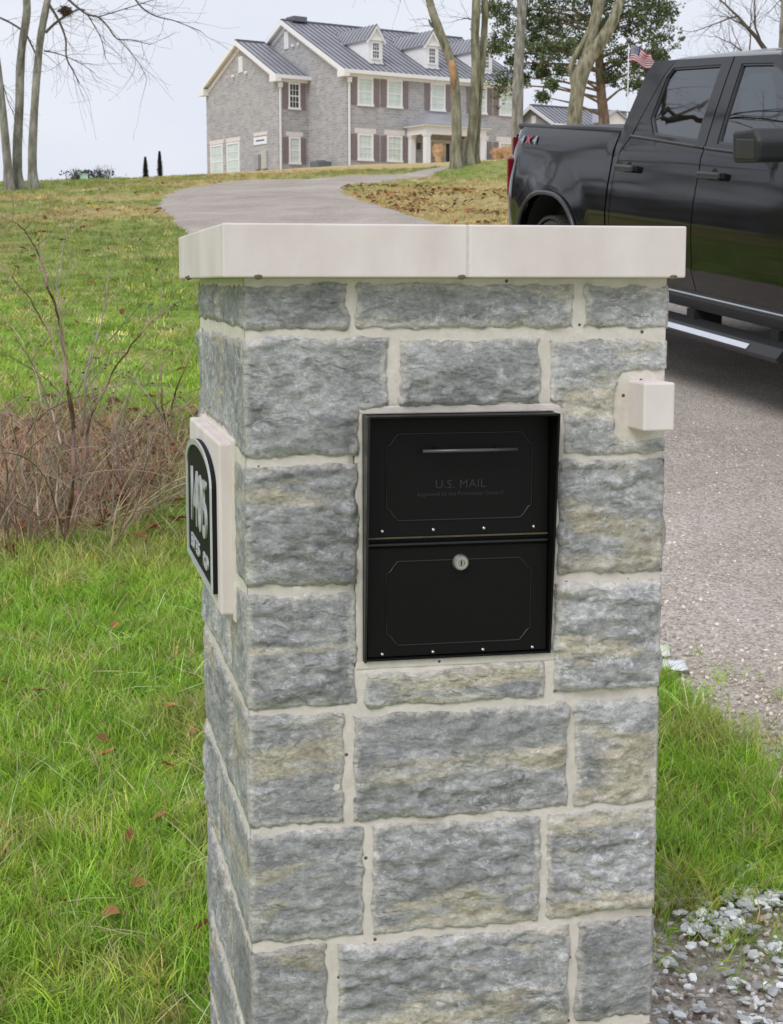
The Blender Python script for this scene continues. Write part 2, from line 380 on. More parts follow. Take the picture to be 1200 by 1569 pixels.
l(mm.outputs[0], p.inputs['Base Color']); p.inputs['Roughness'].default_value = .9; p.inputs['Specular IOR Level'].default_value = .2
bb = n('ShaderNodeBump'); bb.inputs['Strength'].default_value = .8; bb.inputs['Distance'].default_value = .008; l(vo.outputs['Distance'], bb.inputs['Height']); bb.invert = True; l(bb.outputs[0], p.inputs['Normal'])
M_gravel = m
dp = resample(DRIVE, .25)
dp = [(x + (noise.noise(Vector((x * 2.2, y * 2.2, 3))) * .10 + noise.noise(Vector((x * 7, y * 7, 8))) * .05) * min(1, max(.35, y / 20)), y + noise.noise(Vector((x * 4, y * 4, 9))) * .08 * (y > 8)) for x, y in dp]
mb, _ = panel(dp, .45, lambda q, d: (q[0], q[1], gz(q[0], q[1]) + .004 + .014 * min(1, d / .35)))
mb.build('driveway', M_gravel, smooth=True, kind='structure', fix=False)

# ------------------------------------------------------------------ scattering of countless small stuff
def protos(name, meshes):
    c = bpy.data.collections.new(name)
    for i, q in enumerate(meshes):
        o = bpy.data.objects.new('%s_%02d' % (name, i), q); c.objects.link(o)
    return c
def scatter(name, P, R, S, T, coll, nvar, label, cat):
    me = bpy.data.meshes.new(name); me.from_pydata(P.tolist(), [], [])
    def attr(nm, ty, data, key):
        a = me.attributes.new(nm, ty, 'POINT'); a.data.foreach_set(key, np.ascontiguousarray(data).ravel())
    attr('rot', 'FLOAT_VECTOR', R.astype(np.float32), 'vector'); attr('scl', 'FLOAT_VECTOR', S.astype(np.float32), 'vector')
    attr('tint', 'FLOAT_COLOR', np.c_[T, np.ones(len(T))].astype(np.float32), 'color'); attr('pick', 'INT', rng.integers(0, nvar, len(P)).astype(np.int32), 'value')
    o = link(name, me, None, 'stuff'); tag(o, label, cat)
    ng = bpy.data.node_groups.new(name, 'GeometryNodeTree')
    ng.interface.new_socket('Geometry', in_out='INPUT', socket_type='NodeSocketGeometry'); ng.interface.new_socket('Geometry', in_out='OUTPUT', socket_type='NodeSocketGeometry')
    n = ng.nodes.new; l = ng.links.new
    gi = n('NodeGroupInput'); go = n('NodeGroupOutput'); ip = n('GeometryNodeInstanceOnPoints'); ci = n('GeometryNodeCollectionInfo')
    ci.inputs['Collection'].default_value = coll; ci.inputs['Separate Children'].default_value = True; ci.inputs['Reset Children'].default_value = True
    def na(nm, ty):
        q = n('GeometryNodeInputNamedAttribute'); q.data_type = ty; q.inputs['Name'].default_value = nm; return q.outputs['Attribute']
    mp_ = n('GeometryNodeMeshToPoints'); l(gi.outputs[0], mp_.inputs[0])
    l(mp_.outputs[0], ip.inputs['Points']); l(ci.outputs[0], ip.inputs['Instance']); ip.inputs['Pick Instance'].default_value = True
    l(na('pick', 'INT'), ip.inputs['Instance Index']); l(na('rot', 'FLOAT_VECTOR'), ip.inputs['Rotation']); l(na('scl', 'FLOAT_VECTOR'), ip.inputs['Scale'])
    l(ip.outputs[0], go.inputs[0])
    md = o.modifiers.new('scatter', 'NODES'); md.node_group = ng
    return o
M_blade = tint_mat('grass_blade', .5, .25, 1.0, .35)
M_stonebit = tint_mat('gravel_bit', .9, 0, 1, .3)
M_leaf = tint_mat('dead_leaf', .7, .15, 1, .35)
def tuft(nb, h, spread, wd, lean, seed):
    r = random.Random(seed); mb = MB()
    for i in range(nb):
        a = r.uniform(0, 2 * pi); q = r.random() ** .5 * spread; x, y = q * cos(a), q * sin(a)
        H = h * r.uniform(.45, 1.15); b = r.uniform(0, 2 * pi); ln = H * r.uniform(.1, lean); dx, dy = cos(b), sin(b); c = r.uniform(0, 2 * pi); wx, wy = cos(c) * wd / 2, sin(c) * wd / 2
        vs = []
        for k, (t_, wk) in enumerate(((0, .8), (.4, 1), (.75, .7), (1, .05))):
            o_ = ln * t_ ** 2; zz = H * (t_ - .18 * t_ ** 3 * (ln / H))
            vs += [(x + dx * o_ - wx * wk, y + dy * o_ - wy * wk, zz - .005), (x + dx * o_ + wx * wk, y + dy * o_ + wy * wk, zz - .005)]
        mb.add(vs, [(0, 1, 3, 2), (2, 3, 5, 4), (4, 5, 7, 6)])
    return mb.mesh('tuft', M_blade, smooth=True, fix=False)
C_near = protos('tuft_near', [tuft(11, .075, .03, .0030, 1.1, s) for s in range(8)])
C_far = protos('tuft_far', [tuft(16, .07, .09, .008, 1.0, s + 50) for s in range(6)])
def bit(seed, flat=.7):
    bm = bmesh.new(); bmesh.ops.create_icosphere(bm, subdivisions=1, radius=.5)
    r = random.Random(seed)
    for v in bm.verts: v.co *= r.uniform(.7, 1.2); v.co.z *= flat; v.co.x *= 1.15
    q = bpy.data.meshes.new('pebble'); bm.to_mesh(q); bm.free(); q.materials.append(M_stonebit); return q
C_bit = protos('pebble', [bit(i) for i in range(6)])
def leaf(seed):
    r = random.Random(seed); vs = [(0, -.5, 0), (.22, -.2, .08), (.3, .1, .12), (0, .55, .05), (-.28, .1, .1), (-.2, -.22, .14), (0, 0, -.03)]
    vs = [(x * r.uniform(.8, 1.2), y, z * r.uniform(.5, 2)) for x, y, z in vs]
    return MB().add(vs, [(0, 1, 6), (1, 2, 6), (2, 3, 6), (3, 4, 6), (4, 5, 6), (5, 0, 6)]).mesh('leaf', M_leaf, fix=False)
C_leaf = protos('leaf', [leaf(i) for i in range(5)])
def cover(n, x0, x1, y0, y1, dens):
    """random points on the lawn; dens(x,y) in 0..1 keeps a share"""
    x = rng.uniform(x0, x1, n); y = rng.uniform(y0, y1, n)
    k = rng.random(n) < dens(x, y); x, y = x[k], y[k]
    return x, y
PA = radians(12); PU = Vector((cos(PA), sin(PA), 0)); PV = Vector((-sin(PA), cos(PA), 0)); PO = Vector((-.20772, 2.36507, 0))
def in_pillar(x, y):
    dx, dy = x - PO.x, y - PO.y; a_ = dx * PU.x + dy * PU.y; b_ = dx * PV.x + dy * PV.y
    return (a_ > -.03) & (a_ < .66) & (b_ > -.03) & (b_ < .70)
def rots(n, tilt):
    return np.c_[rng.normal(0, tilt, n), rng.normal(0, tilt, n), rng.uniform(0, 6.283, n)]
def grassy(name, x, y, hmin, hmax, coll, nv, label, tilt=.15, jit=.12):
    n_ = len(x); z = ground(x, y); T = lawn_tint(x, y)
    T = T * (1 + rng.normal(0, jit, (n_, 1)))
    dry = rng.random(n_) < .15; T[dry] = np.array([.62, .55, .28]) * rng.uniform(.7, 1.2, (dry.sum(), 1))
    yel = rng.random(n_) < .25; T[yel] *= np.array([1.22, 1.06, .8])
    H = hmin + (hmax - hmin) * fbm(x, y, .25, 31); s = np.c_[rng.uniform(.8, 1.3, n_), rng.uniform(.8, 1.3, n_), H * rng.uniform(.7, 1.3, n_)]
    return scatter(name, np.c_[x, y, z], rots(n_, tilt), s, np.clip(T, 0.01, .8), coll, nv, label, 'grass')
# near lawn left of the pillar
def d_near(x, y):
    e = 1.0 * (~on_drive(x, y)) * (~in_pillar(x, y)) * (x < .35 - .16 * (y - 3))
    br = np.exp(-(((x + 1.75) / .85) ** 2 + ((y - 7.4) / 1.2) ** 2) ** 2)
    vis = np.where((x < -.24 * y * .4) & (x > -.27 * y - .15), 1, .35)
    return e * (1 - .85 * br) * vis * np.interp(y, [2, 5, 9], [1, .9, .5])
x, y = cover(52000, -2.9, .8, 2.0, 9.2, d_near)
grassy('near_lawn_grass', x, y, .6, 1.45, C_near, 8, 'long green grass blades on the lawn left of the stone pillar')
def d_tri(x, y):
    return 1.0 * (~on_drive(x, y)) * (~in_pillar(x, y))
x, y = cover(5600, .38, 1.5, 3.42, 4.95, d_tri)
grassy('verge_grass', x, y, .8, 1.55, C_near, 8, 'wedge of green grass between the stone pillar and the gravel', tilt=.22)
# stray blades over the gravel edge
x = np.concatenate([rng.uniform(.55, 1.5, 110), rng.normal(.95, .12, 150), rng.normal(.9, .3, 120)]); y = np.concatenate([rng.uniform(3.15, 3.7, 110), rng.normal(4.25, .33, 150), rng.normal(3.5, .08, 120)])
k = ~in_pillar(x, y); grassy('stray_grass', x[k], y[k], .4, 1.2, C_near, 8, 'sparse grass shoots coming up through the white gravel by the pillar', tilt=.5)
def d_mid(x, y): return 1.0 * (~on_drive(x, y)) * np.interp(y, [7, 12, 20, 45], [1, .6, .3, .12]) * (x < .30 * y + 3) * (x > -.30 * y - 2)
x, y = cover(150000, -15, 15, 7.5, 46, d_mid)
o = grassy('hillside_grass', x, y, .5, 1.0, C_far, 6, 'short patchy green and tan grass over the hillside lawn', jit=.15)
# long pale blades lying among the grass
C_long = protos('long_blade', [tuft(3, .15, .03, .0034, 1.5, s + 90) for s in range(6)])
x, y = cover(3600, -2.9, 1.4, 2.2, 7.5, lambda x, y: 1.0 * (~on_drive(x, y)) * (~in_pillar(x, y)) * np.clip(fbm(x, y, .4, 77) * 1.6 - .3, 0, 1)); n_ = len(x)
T = np.array([.50, .66, .30]) * rng.uniform(.7, 1.25, (n_, 1)); dd_ = rng.random(n_) < .45; T[dd_] = np.array([.72, .62, .36]) * rng.uniform(.7, 1.1, (dd_.sum(), 1))
scatter('long_grass_blades', np.c_[x, y, ground(x, y)], rots(n_, .45), np.c_[np.ones((n_, 2)), rng.uniform(.5, 1.15, n_)], T, C_long, 6, 'longer pale and straw coloured blades among the lawn grass by the pillar', 'grass')
# gravel bits on the near driveway
x, y = cover(46000, .5, 4.5, 2.2, 8.5, lambda x, y: 1.0 * on_drive(x, y) * np.where(x < .30 * y + .2, 1, .3) * np.interp(y, [3, 5, 8.5], [1, .7, .25]))
n_ = len(x); T = np.array([.60, .53, .455]) * rng.uniform(.6, 1.25, (n_, 1)); S = rng.uniform(.006, .017, (n_, 1)) * rng.uniform(.7, 1.3, (n_, 3))
scatter('driveway_gravel', np.c_[x, y, ground(x, y) + .014], rng.uniform(0, 6.28, (n_, 3)), S, T, C_bit, 6, 'small pinkish grey gravel stones on the driveway right of the pillar', 'gravel')
x = rng.uniform(.5, 1.6, 5600); y = rng.uniform(2.75, 3.75, 5600)
k = (rng.random(5600) < np.clip(.2 + 1.0 * (fbm(x, y, .25, 40) > .5), 0, 1)) & ~in_pillar(x, y) & (y < 3.66 + .1 * x); x, y = x[k], y[k]; n_ = len(x)
T = np.array([.80, .80, .78]) * rng.uniform(.5, 1.15, (n_, 1)); S = rng.uniform(.009, .028, (n_, 1)) * rng.uniform(.7, 1.3, (n_, 3)); S[:, 2] *= .7
scatter('white_gravel', np.c_[x, y, ground(x, y) + .022], rots(n_, .35), S, T, C_bit, 6, 'larger white crushed stones on the driveway edge at the foot of the pillar', 'gravel')
# fallen leaves
xa, ya = cover(2600, -1, 4.0, 21.5, 31, lambda x, y: np.clip(2.2 * (fbm(x, y, 1.0, 60) - .40), 0, 1) * (~on_drive(x, y)))
xb, yb = cover(330, -6, -.3, 7, 35, lambda x, y: .6 * (~on_drive(x, y)))
xc, yc = cover(900, -2.9, -.6, 6.0, 9.0, lambda x, y: np.exp(-(((x + 1.7) / .9) ** 2 + ((y - 7.5) / 1.3) ** 2)))
xd, yd = cover(26, -1.2, -.4, 3.3, 6, lambda x, y: .9 + 0 * x)
x = np.concatenate([xa, xb, xc, xd]); y = np.concatenate([ya, yb, yc, yd]); n_ = len(x)
T = np.array([.30, .135, .06]) * rng.uniform(.5, 1.5, (n_, 1)) * np.array([1, 1, 1]); s_ = rng.uniform(.05, .10, n_)
s_ = np.where(y < 6, s_ * .6, s_); s_ = np.where(y > 20, s_ * 1.25, s_)
scatter('fallen_leaves', np.c_[x, y, ground(x, y) + .035 + .02 * (y < 9)], rots(n_, .35), np.c_[s_, s_, s_], T, C_leaf, 5, 'scattered brown fallen leaves on the grass', 'leaves')

# ------------------------------------------------------------------ THE PILLAR
M_stone = stone_mat('split_limestone')
M_mortar = mat('mortar', (.66, .60, .535), .95, var=.14, scale=60, bump=.45, bscale=260, tint=(.79, .71, .63))
def mortar_mat():
    m, t, p = base_mat('mortar'); n = t.nodes.new; l = t.links.new; tcn = n('ShaderNodeTexCoord')
    a = n('ShaderNodeTexNoise'); a.inputs['Scale'].default_value = 45; a.inputs['Detail'].default_value = 12; a.inputs['Roughness'].default_value = .8; l(tcn.outputs['Object'], a.inputs['Vector'])
    r = n('ShaderNodeValToRGB'); r.color_ramp.elements[0].position = .3; r.color_ramp.elements[0].color = (.62, .555, .49, 1); r.color_ramp.elements[1].position = .68; r.color_ramp.elements[1].color = (.82, .76, .69, 1); l(a.outputs['Fac'], r.inputs[0])
    v = n('ShaderNodeTexVoronoi'); v.inputs['Scale'].default_value = 70; l(tcn.outputs['Object'], v.inputs['Vector']); sp_ = n('ShaderNodeSeparateColor'); l(v.outputs['Color'], sp_.inputs[0])
    k1 = n('ShaderNodeMath'); k1.operation = 'LESS_THAN'; k1.inputs[1].default_value = .20; l(v.outputs['Distance'], k1.inputs[0]); k2 = n('ShaderNodeMath'); k2.operation = 'GREATER_THAN'; k2.inputs[1].default_value = .90; l(sp_.outputs[0], k2.inputs[0]); k3 = n('ShaderNodeMath'); k3.operation = 'MULTIPLY'; l(k1.outputs[0], k3.inputs[0]); l(k2.outputs[0], k3.inputs[1])
    x = n('ShaderNodeMixRGB'); l(k3.outputs[0], x.inputs[0]); l(r.outputs[0], x.inputs[1]); x.inputs[2].default_value = (.16, .11, .08, 1); l(x.outputs[0], p.inputs['Base Color']); p.inputs['Roughness'].default_value = .95; p.inputs['Specular IOR Level'].default_value = .2
    b = n('ShaderNodeBump'); b.inputs['Distance'].default_value = .004; b.inputs['Strength'].default_value = .8; l(a.outputs['Fac'], b.inputs['Height']); l(b.outputs[0], p.inputs['Normal']); return m
M_mortar = mortar_mat()
M_lime = mat('cut_limestone', (.745, .645, .62), .82, var=.10, scale=12, bump=.04, bscale=220, tint=(.72, .655, .63), stretch=(1, 1, .55))
pillar = empty('mailbox_pillar', PO, PA, 'grey split-faced stone pillar with a pale limestone cap, holding a black mailbox', 'pillar')
BW, BD, CAPZ = .632, .66, 1.607

# mortar core: gridded so that the joints are uneven
def core():
    mb = MB()
    def wall(o, du, n_out, L, z0, z1):
        nu = int(L / .012); nz_ = int((z1 - z0) / .012); vs = []; fs = []
        for j in range(nz_ + 1):
            for i in range(nu + 1):
                s_ = L * i / nu; z = z0 + (z1 - z0) * j / nz_
                q = Vector(o) + Vector(du) * s_; e_ = min(1, min(s_, L - s_) / .02)
                d = .0005 + e_ * (.0014 * noise.noise(Vector((s_ * 30 + n_out[0] * 7, z * 30, 5))) + .001 * noise.noise(Vector((s_ * 120, z * 120, 8))))
                if n_out == (0, -1) and .163 < q.x < .465 and 1.030 < z < 1.412: d = -.03      # opening behind the mailbox
                vs.append((q.x + n_out[0] * d, q.y + n_out[1] * d, z))
        for j in range(nz_):
            for i in range(nu):
                a_ = j * (nu + 1) + i; fs.append((a_, a_ + 1, a_ + nu + 2, a_ + nu + 1))
        mb.add(vs, fs)
    z0, z1 = -.3, CAPZ - .0005
    g_ = .0048; wall((-g_, -g_, 0), (1, 0, 0), (0, -1), BW + 2 * g_, z0, z1); wall((-g_, BD + g_, 0), (0, -1, 0), (-1, 0), BD + 2 * g_, z0, z1)
    wall((BW + g_, -g_, 0), (0, 1, 0), (1, 0), BD + 2 * g_, z0, z1); wall((BW + g_, BD + g_, 0), (-1, 0, 0), (0, 1), BW + 2 * g_, z0, z1)
    return mb.build('mortar', M_mortar, pillar, smooth=True)
core()
def rough(s_, z, sd, amp):
    q = Vector((s_, z * 1.9, sd * 3.1))
    a_ = noise.noise(q * 4.5) * .8 + noise.noise(q * 13) * .18 + (abs(noise.noise(Vector((s_ * 22 + sd, z * 30, 3)))) - .2) * -.9 + abs(noise.noise(Vector((s_ * 14, z * 46, sd)))) * .55 + noise.noise(Vector((s_ * 40, z * 95, sd))) * .28
    lay = noise.noise(Vector((s_ * 3, z * 12, sd + 9))) * 2.2; a_ += (lay - math.floor(lay)) * .35
    return amp * a_
PR = .007
def stone(face_polys, amp=None, sd=None):
    """face_polys: list of (face, outline); faces 'f' front 'l' left 'r' right 'b' back; all faces of one stone join into one mesh"""
    sd = sd if sd is not None else rnd.uniform(0, 50); amp_ = amp if amp is not None else rnd.uniform(.006, .0105)
    mb = MB(); edges = []
    for face, poly in face_polys:
        hid = face in 'rb'; sp = .02 if hid else (.0056 if face == 'f' else .0075)
        corner = (lambda q: q[0] < -PR * .5 or (face in 'fb' and q[0] > BW + PR * .5) or (face in 'lr' and q[0] > BD + PR * .5))
        out_ = []
        zm_ = (min(z_[1] for z_ in poly) + max(z_[1] for z_ in poly)) / 2
        po = resample([(q[0], q[1] + (.0035 if q[1] < zm_ else -.0035)) for q in poly] if face == 'l' else poly, sp * 1.1, .0065)
        lean = rnd.uniform(-.004, .004); bul = rnd.uniform(.001, .005)
        xs_ = [q[0] for q in poly]; zs_ = [q[1] for q in poly]; x0, x1, z0, z1 = min(xs_), max(xs_), min(zs_), max(zs_)
        # keep wrapped corners straight
        xl, xh = -PR, (BW if face in 'fb' else BD) + PR
        po = [((xl if abs(q[0] - xl) < .006 and x0 <= xl + 1e-6 else (xh if abs(q[0] - xh) < .006 and x1 >= xh - 1e-6 else q[0])), q[1]) for q in po]
        def dep(q, d):
            e_ = min(1, d / .007); e_ = e_ * e_ * (3 - 2 * e_)
            smooth_side = (.26 if x0 <= xl + 1e-6 else .55) if face == 'l' else 1
            r_ = rough(q[0] + (7 if face == 'l' else 0), q[1], sd, amp_ * smooth_side)
            return PR + e_ * (max(-.0004, r_) + bul * min(1, d / .045) * (smooth_side)) + .0015 * noise.noise(Vector((q[0] * 60, q[1] * 60, sd))) * (0 if q[0] in (xl, xh) else 1)
        def to3(q, dd):
            return {'f': (q[0], -dd, q[1]), 'l': (-dd, q[0], q[1]), 'r': (BW + dd, q[0], q[1]), 'b': (q[0], BD + dd, q[1])}[face]
        n0 = len(mb.v)
        _, D = panel(po, sp, lambda q, d: to3(q, dep(q, d)), lambda v3, q: to3((min(max(q[0], -.0), (BW if face in 'fb' else BD)), q[1]), -.006), mb=mb)
        edges += [max(0, 1 - d / .03) for d in D] + [1] * len(po)
    o = mb.build('stone', M_stone, pillar, smooth=True)
    a_ = o.data.attributes.new('edge', 'FLOAT', 'POINT'); a_.data.foreach_set('value', edges[:len(o.data.vertices)])
    return o
def rect(a, b, z0, z1):
    j = lambda: rnd.uniform(-.002, .002)
    return [(a, z0 + j()), (b, z0 + j()), (b, z1 + j()), (a, z1 + j())]
L0, R0, B0 = -PR, BW + PR, BD + PR
# (front outline, left-side outline of the same corner stone)
stone([('f', rect(L0, .146, 1.534, 1.598)), ('l', rect(L0, .30, 1.534, 1.598))])
stone([('f', rect(.159, .489, 1.535, 1.597))])
stone([('f', rect(.505, R0, 1.532, 1.596)), ('r', rect(L0, .25, 1.532, 1.596))])
stone([('f', [(L0, 1.348), (.161, 1.348), (.161, 1.418), (.206, 1.422), (.206, 1.521), (L0, 1.521)]), ('l', [(L0, 1.348), (.20, 1.352), (.225, 1.367), (.60, 1.367), (.60, 1.521), (L0, 1.521)])], amp=.009)
stone([('f', rect(.224, .438, 1.420, 1.517))], amp=.012)
stone([('f', [(.478, 1.344), (R0, 1.344), (R0, 1.363), (.566, 1.363), (.557, 1.372), (.557, 1.456), (.568, 1.466), (R0, 1.470), (R0, 1.513), (.453, 1.515), (.455, 1.424), (.478, 1.414)]), ('r', rect(L0, .36, 1.470, 1.513))])
stone([('f', rect(L0, .159, 1.156, 1.335)), ('l', rect(L0, .185, 1.156, 1.335))], amp=.014)
stone([('f', rect(.470, R0, 1.157, 1.331)), ('r', rect(L0, .30, 1.157, 1.331))], amp=.013)
stone([('f', rect(L0, .156, .974, 1.144)), ('l', rect(L0, .20, .974, 1.144))], amp=.011)
stone([('f', rect(.466, R0, .972, 1.145)), ('r', rect(L0, .42, .972, 1.145))], amp=.013)
stone([('f', [(.172, .967), (.450, .967), (.450, 1.024), (.172, 1.018)])], amp=.005)
stone([('f', rect(L0, .137, .790, .961)), ('l', rect(L0, .19, .790, .961))])
stone([('f', rect(.152, .490, .790, .956))], amp=.013)
stone([('f', rect(.503, R0, .790, .958)), ('r', rect(L0, .22, .790, .958))])
stone([('f', rect(L0, .167, .609, .778)), ('l', rect(L0, .42, .609, .775))])
stone([('f', rect(.181, .446, .608, .778))], amp=.012)
stone([('f', rect(.461, R0, .611, .778)), ('r', rect(L0, .40, .611, .778))], amp=.014)
stone([('f', rect(L0, .110, .432, .596)), ('l', rect(L0, .24, .432, .596))])
stone([('f', rect(.126, .498, .432, .595))], amp=.012)
stone([('f', rect(.512, R0, .432, .598)), ('r', rect(L0, .25, .432, .598))])
stone([('f', rect(L0, .20, .252, .418)), ('l', rect(L0, .20, .252, .418))])
stone([('f', rect(.215, .43, .252, .418))]); stone([('f', rect(.445, R0, .252, .418)), ('r', rect(L0, .30, .252, .418))])
stone([('f', rect(L0, .12, .07, .238)), ('l', rect(L0, .33, .07, .238))])
stone([('f', rect(.135, .40, .07, .238))]); stone([('f', rect(.415, R0, .07, .238)), ('r', rect(L0, .2, .07, .238))])
stone([('f', rect(L0, .30, -.12, .056)), ('l', rect(L0, .25, -.12, .056))]); stone([('f', rect(.315, R0, -.12, .056)), ('r', rect(L0, .33, -.12, .056))])
# left face, farther stones
for a_, b_, z0, z1 in ((.314, B0, 1.534, 1.598), (.615, B0, 1.345, 1.521), (.215, .40, .975, 1.066), (.415, B0, .975, 1.115), (.204, B0, .790, .961),
                       (.435, B0, .609, .778), (.254, B0, .432, .596), (.214, B0, .252, .418), (.344, B0, .07, .238), (.264, B0, -.12, .056), (.63, B0, 1.13, 1.33)):
    stone([('l', rect(a_, b_, z0, z1))], amp=.015 if b_ > .6 else .008)
# right and back faces
rows = [(1.534, 1.598, .265), (1.344, 1.52, .375), (1.157, 1.331, .315), (.972, 1.145, .435), (.790, .958, .235), (.611, .778, .415), (.432, .598, .265), (.252, .418, .315), (.07, .238, .215), (-.12, .056, .345)]
for i, (z0, z1, a_) in enumerate(rows):
    if i == 1: stone([('r', rect(.05, .36, 1.344, 1.455))])
    mid = a_ + (B0 - a_) * .5
    stone([('r', rect(a_, mid - .007, z0, z1))]); stone([('r', rect(mid + .007, B0, z0, z1)), ('b', rect(.30 + .04 * (i % 3), R0, z0, z1))])
    stone([('b', rect(L0, .285 + .04 * (i % 3), z0, z1))])
# cap: two slabs with a filled joint
CO, CW, CD_ = -.038, .700, .754; CZ0, CZ1 = CAPZ, 1.683
JN = .317
box('cap_slab', (CO, CO, CZ0), (JN, CO + CD_, CZ1), M_lime, pillar, bevel=.0025)
box('cap_slab', (JN + .003, CO, CZ0), (CO + CW - .008, CO + CD_, CZ1), M_lime, pillar, bevel=.0025)
box('cap_joint', (JN - .0005, CO + .0015, CZ0 + .001), (JN + .0035, CO + CD_ - .002, CZ1 - .0015), M_mortar, pillar)
mb = MB()
for x_, y_ in ((.012, CO - .001), (JN - .008, CO - .001), (.635, CO - .001), (CO - .001, .5)):
    mb.lathe([(0, -.004), (.006, -.002), (.007, .002), (.0, .005)], (x_, y_ + .004, CZ0 + .001), n=7)
mb.build('mortar_crumbs', mat('dark_mortar', (.16, .14, .10), .95), pillar)
# bed of mortar squeezed under the cap
mb = MB(); mb.box((-.004, -.004, CAPZ - .010), (BW + .004, BD + .004, CAPZ - .0006)); mb.build('cap_bed', M_mortar, pillar, bevel=.002)
# small block sticking out on the right, sign plate on the left
box('projecting_block', (.579, -.072, 1.381), (.628, .12, 1.453), M_lime, pillar, bevel=.003)
box('sign_backplate', (-.031, .128, 1.088), (.01, .628, 1.357), M_lime, pillar, bevel=.004)
# mortar collar round the mailbox, block and plate
mb = MB()
for a_, b_ in (((.156, -.006, 1.024), (.168, .01, 1.418)), ((.460, -.006, 1.024), (.472, .01, 1.418)), ((.156, -.0065, 1.408), (.472, .01, 1.420)), ((.156, -.0065, 1.024), (.472, .01, 1.0365))): mb.box(a_, b_)
mb.build('mailbox_surround', M_mortar, pillar, bevel=.002)
mb = MB()
for a_, b_ in (((.560, -.0035, 1.366), (.578, .01, 1.464)), ((.578, -.0035, 1.4535), (BW + .004, .01, 1.464)), ((.578, -.0035, 1.366), (BW + .004, .01, 1.3805))): mb.box(a_, b_)
mb.build('block_surround', M_mortar, pillar, bevel=.002)
MB().box((-.012, .112, 1.078), (.01, .640, 1.364)).build('plate_surround', M_mortar, pillar, bevel=.004)

# ------------------------------------------------------------------ ADDRESS PLAQUE
M_plq = mat('plaque_black', (.012, .012, .011), .7, var=.1, spec=.15)
M_sil = mat('plaque_silver', (.56, .57, .60), .42, metal=.3, var=.08, scale=60)
plq = empty('address_plaque', PO + PU * -.0315 + PV * 0, PA, 'dark arched address plaque with silver rim and raised numbers on the pillar side', 'address sign')
def arch(v0, v1, z0, zs, zt, n=20):
    c = (v0 + v1) / 2; h = (v1 - v0) / 2
    return [(v0, z0), (v1, z0), (v1, zs)] + [(c + h * cos(t_), zs + (zt - zs) * sin(t_)) for t_ in [pi * k / n for k in range(1, n)]] + [(v0, zs)]
A1 = arch(.165, .600, 1.115, 1.283, 1.337)
MB().prism([(0, q[0], q[1]) for q in A1], (-.007, 0, 0)).build('backing', M_plq, plq, bevel=.0008)
A2 = arch(.178, .587, 1.123, 1.281, 1.327)
mb = MB(); n_ = len(A1)
for i in range(n_):
    j = (i + 1) % n_; o1, o2, i1, i2 = A1[i], A1[j], A2[i], A2[j]
    mb.add([(-.0072, *o1), (-.0072, *o2), (-.0072, *i2), (-.0072, *i1), (-.0105, *o1), (-.0105, *o2), (-.0095, *i2), (-.0095, *i1)], [(0, 1, 5, 4), (4, 5, 6, 7), (2, 3, 7, 6)])
mb.build('rim', M_sil, plq)
def text(name, s_, size, loc, rot, m_, parent, ext=.001, sx=1, align='CENTER', bold=0, sp=1.0):
    c = bpy.data.curves.new(name, 'FONT'); c.body = s_; c.size = size; c.extrude = ext; c.align_x = align; c.offset = bold; c.space_character = sp; c.resolution_u = 3
    tmp = bpy.data.objects.new('tmp', c); col.objects.link(tmp); dg = bpy.context.evaluated_depsgraph_get()
    me = bpy.data.meshes.new_from_object(tmp.evaluated_get(dg)); bpy.data.objects.remove(tmp); me.materials.clear(); me.materials.append(m_)
    o = link(name, me, parent); o.location = loc; o.rotation_euler = rot; o.scale = (sx, 1, 1)
    return o
side_rot = (radians(90), 0, radians(-90))
# on the left face one reads from the far end towards the near corner
text('house_number', '1405', .138, (-.0085, .382, 1.188), side_rot, M_sil, plq, .0018, sx=1.1)
text('street_name', 'ESTES', .034, (-.0085, .448, 1.139), side_rot, M_sil, plq, .0014, sx=1.75)
text('street_suffix', 'RD', .034, (-.0085, .265, 1.139), side_rot, M_sil, plq, .0014, sx=1.75)

# ------------------------------------------------------------------ MAILBOX
M_box = mat('black_powdercoat', (.0055, .0055, .005), .45, var=.15, scale=300, bump=.03, bscale=900, spec=.16)
M_boxhi = mat('black_edge', (.012, .0125, .014), .32, var=.1)
M_nick = mat('screw_steel', (.55, .54, .50), .3, metal=1, var=.08)
M_brass = mat('hinge_brass', (.11, .09, .055), .5, metal=.5, var=.3, scale=60)
mbx = empty('mailbox', PO, PA, 'black locking wall mailbox with two doors set into the stone pillar', 'mailbox')
x0, x1, z0, z1 = .168, .4595, 1.0375, 1.4075
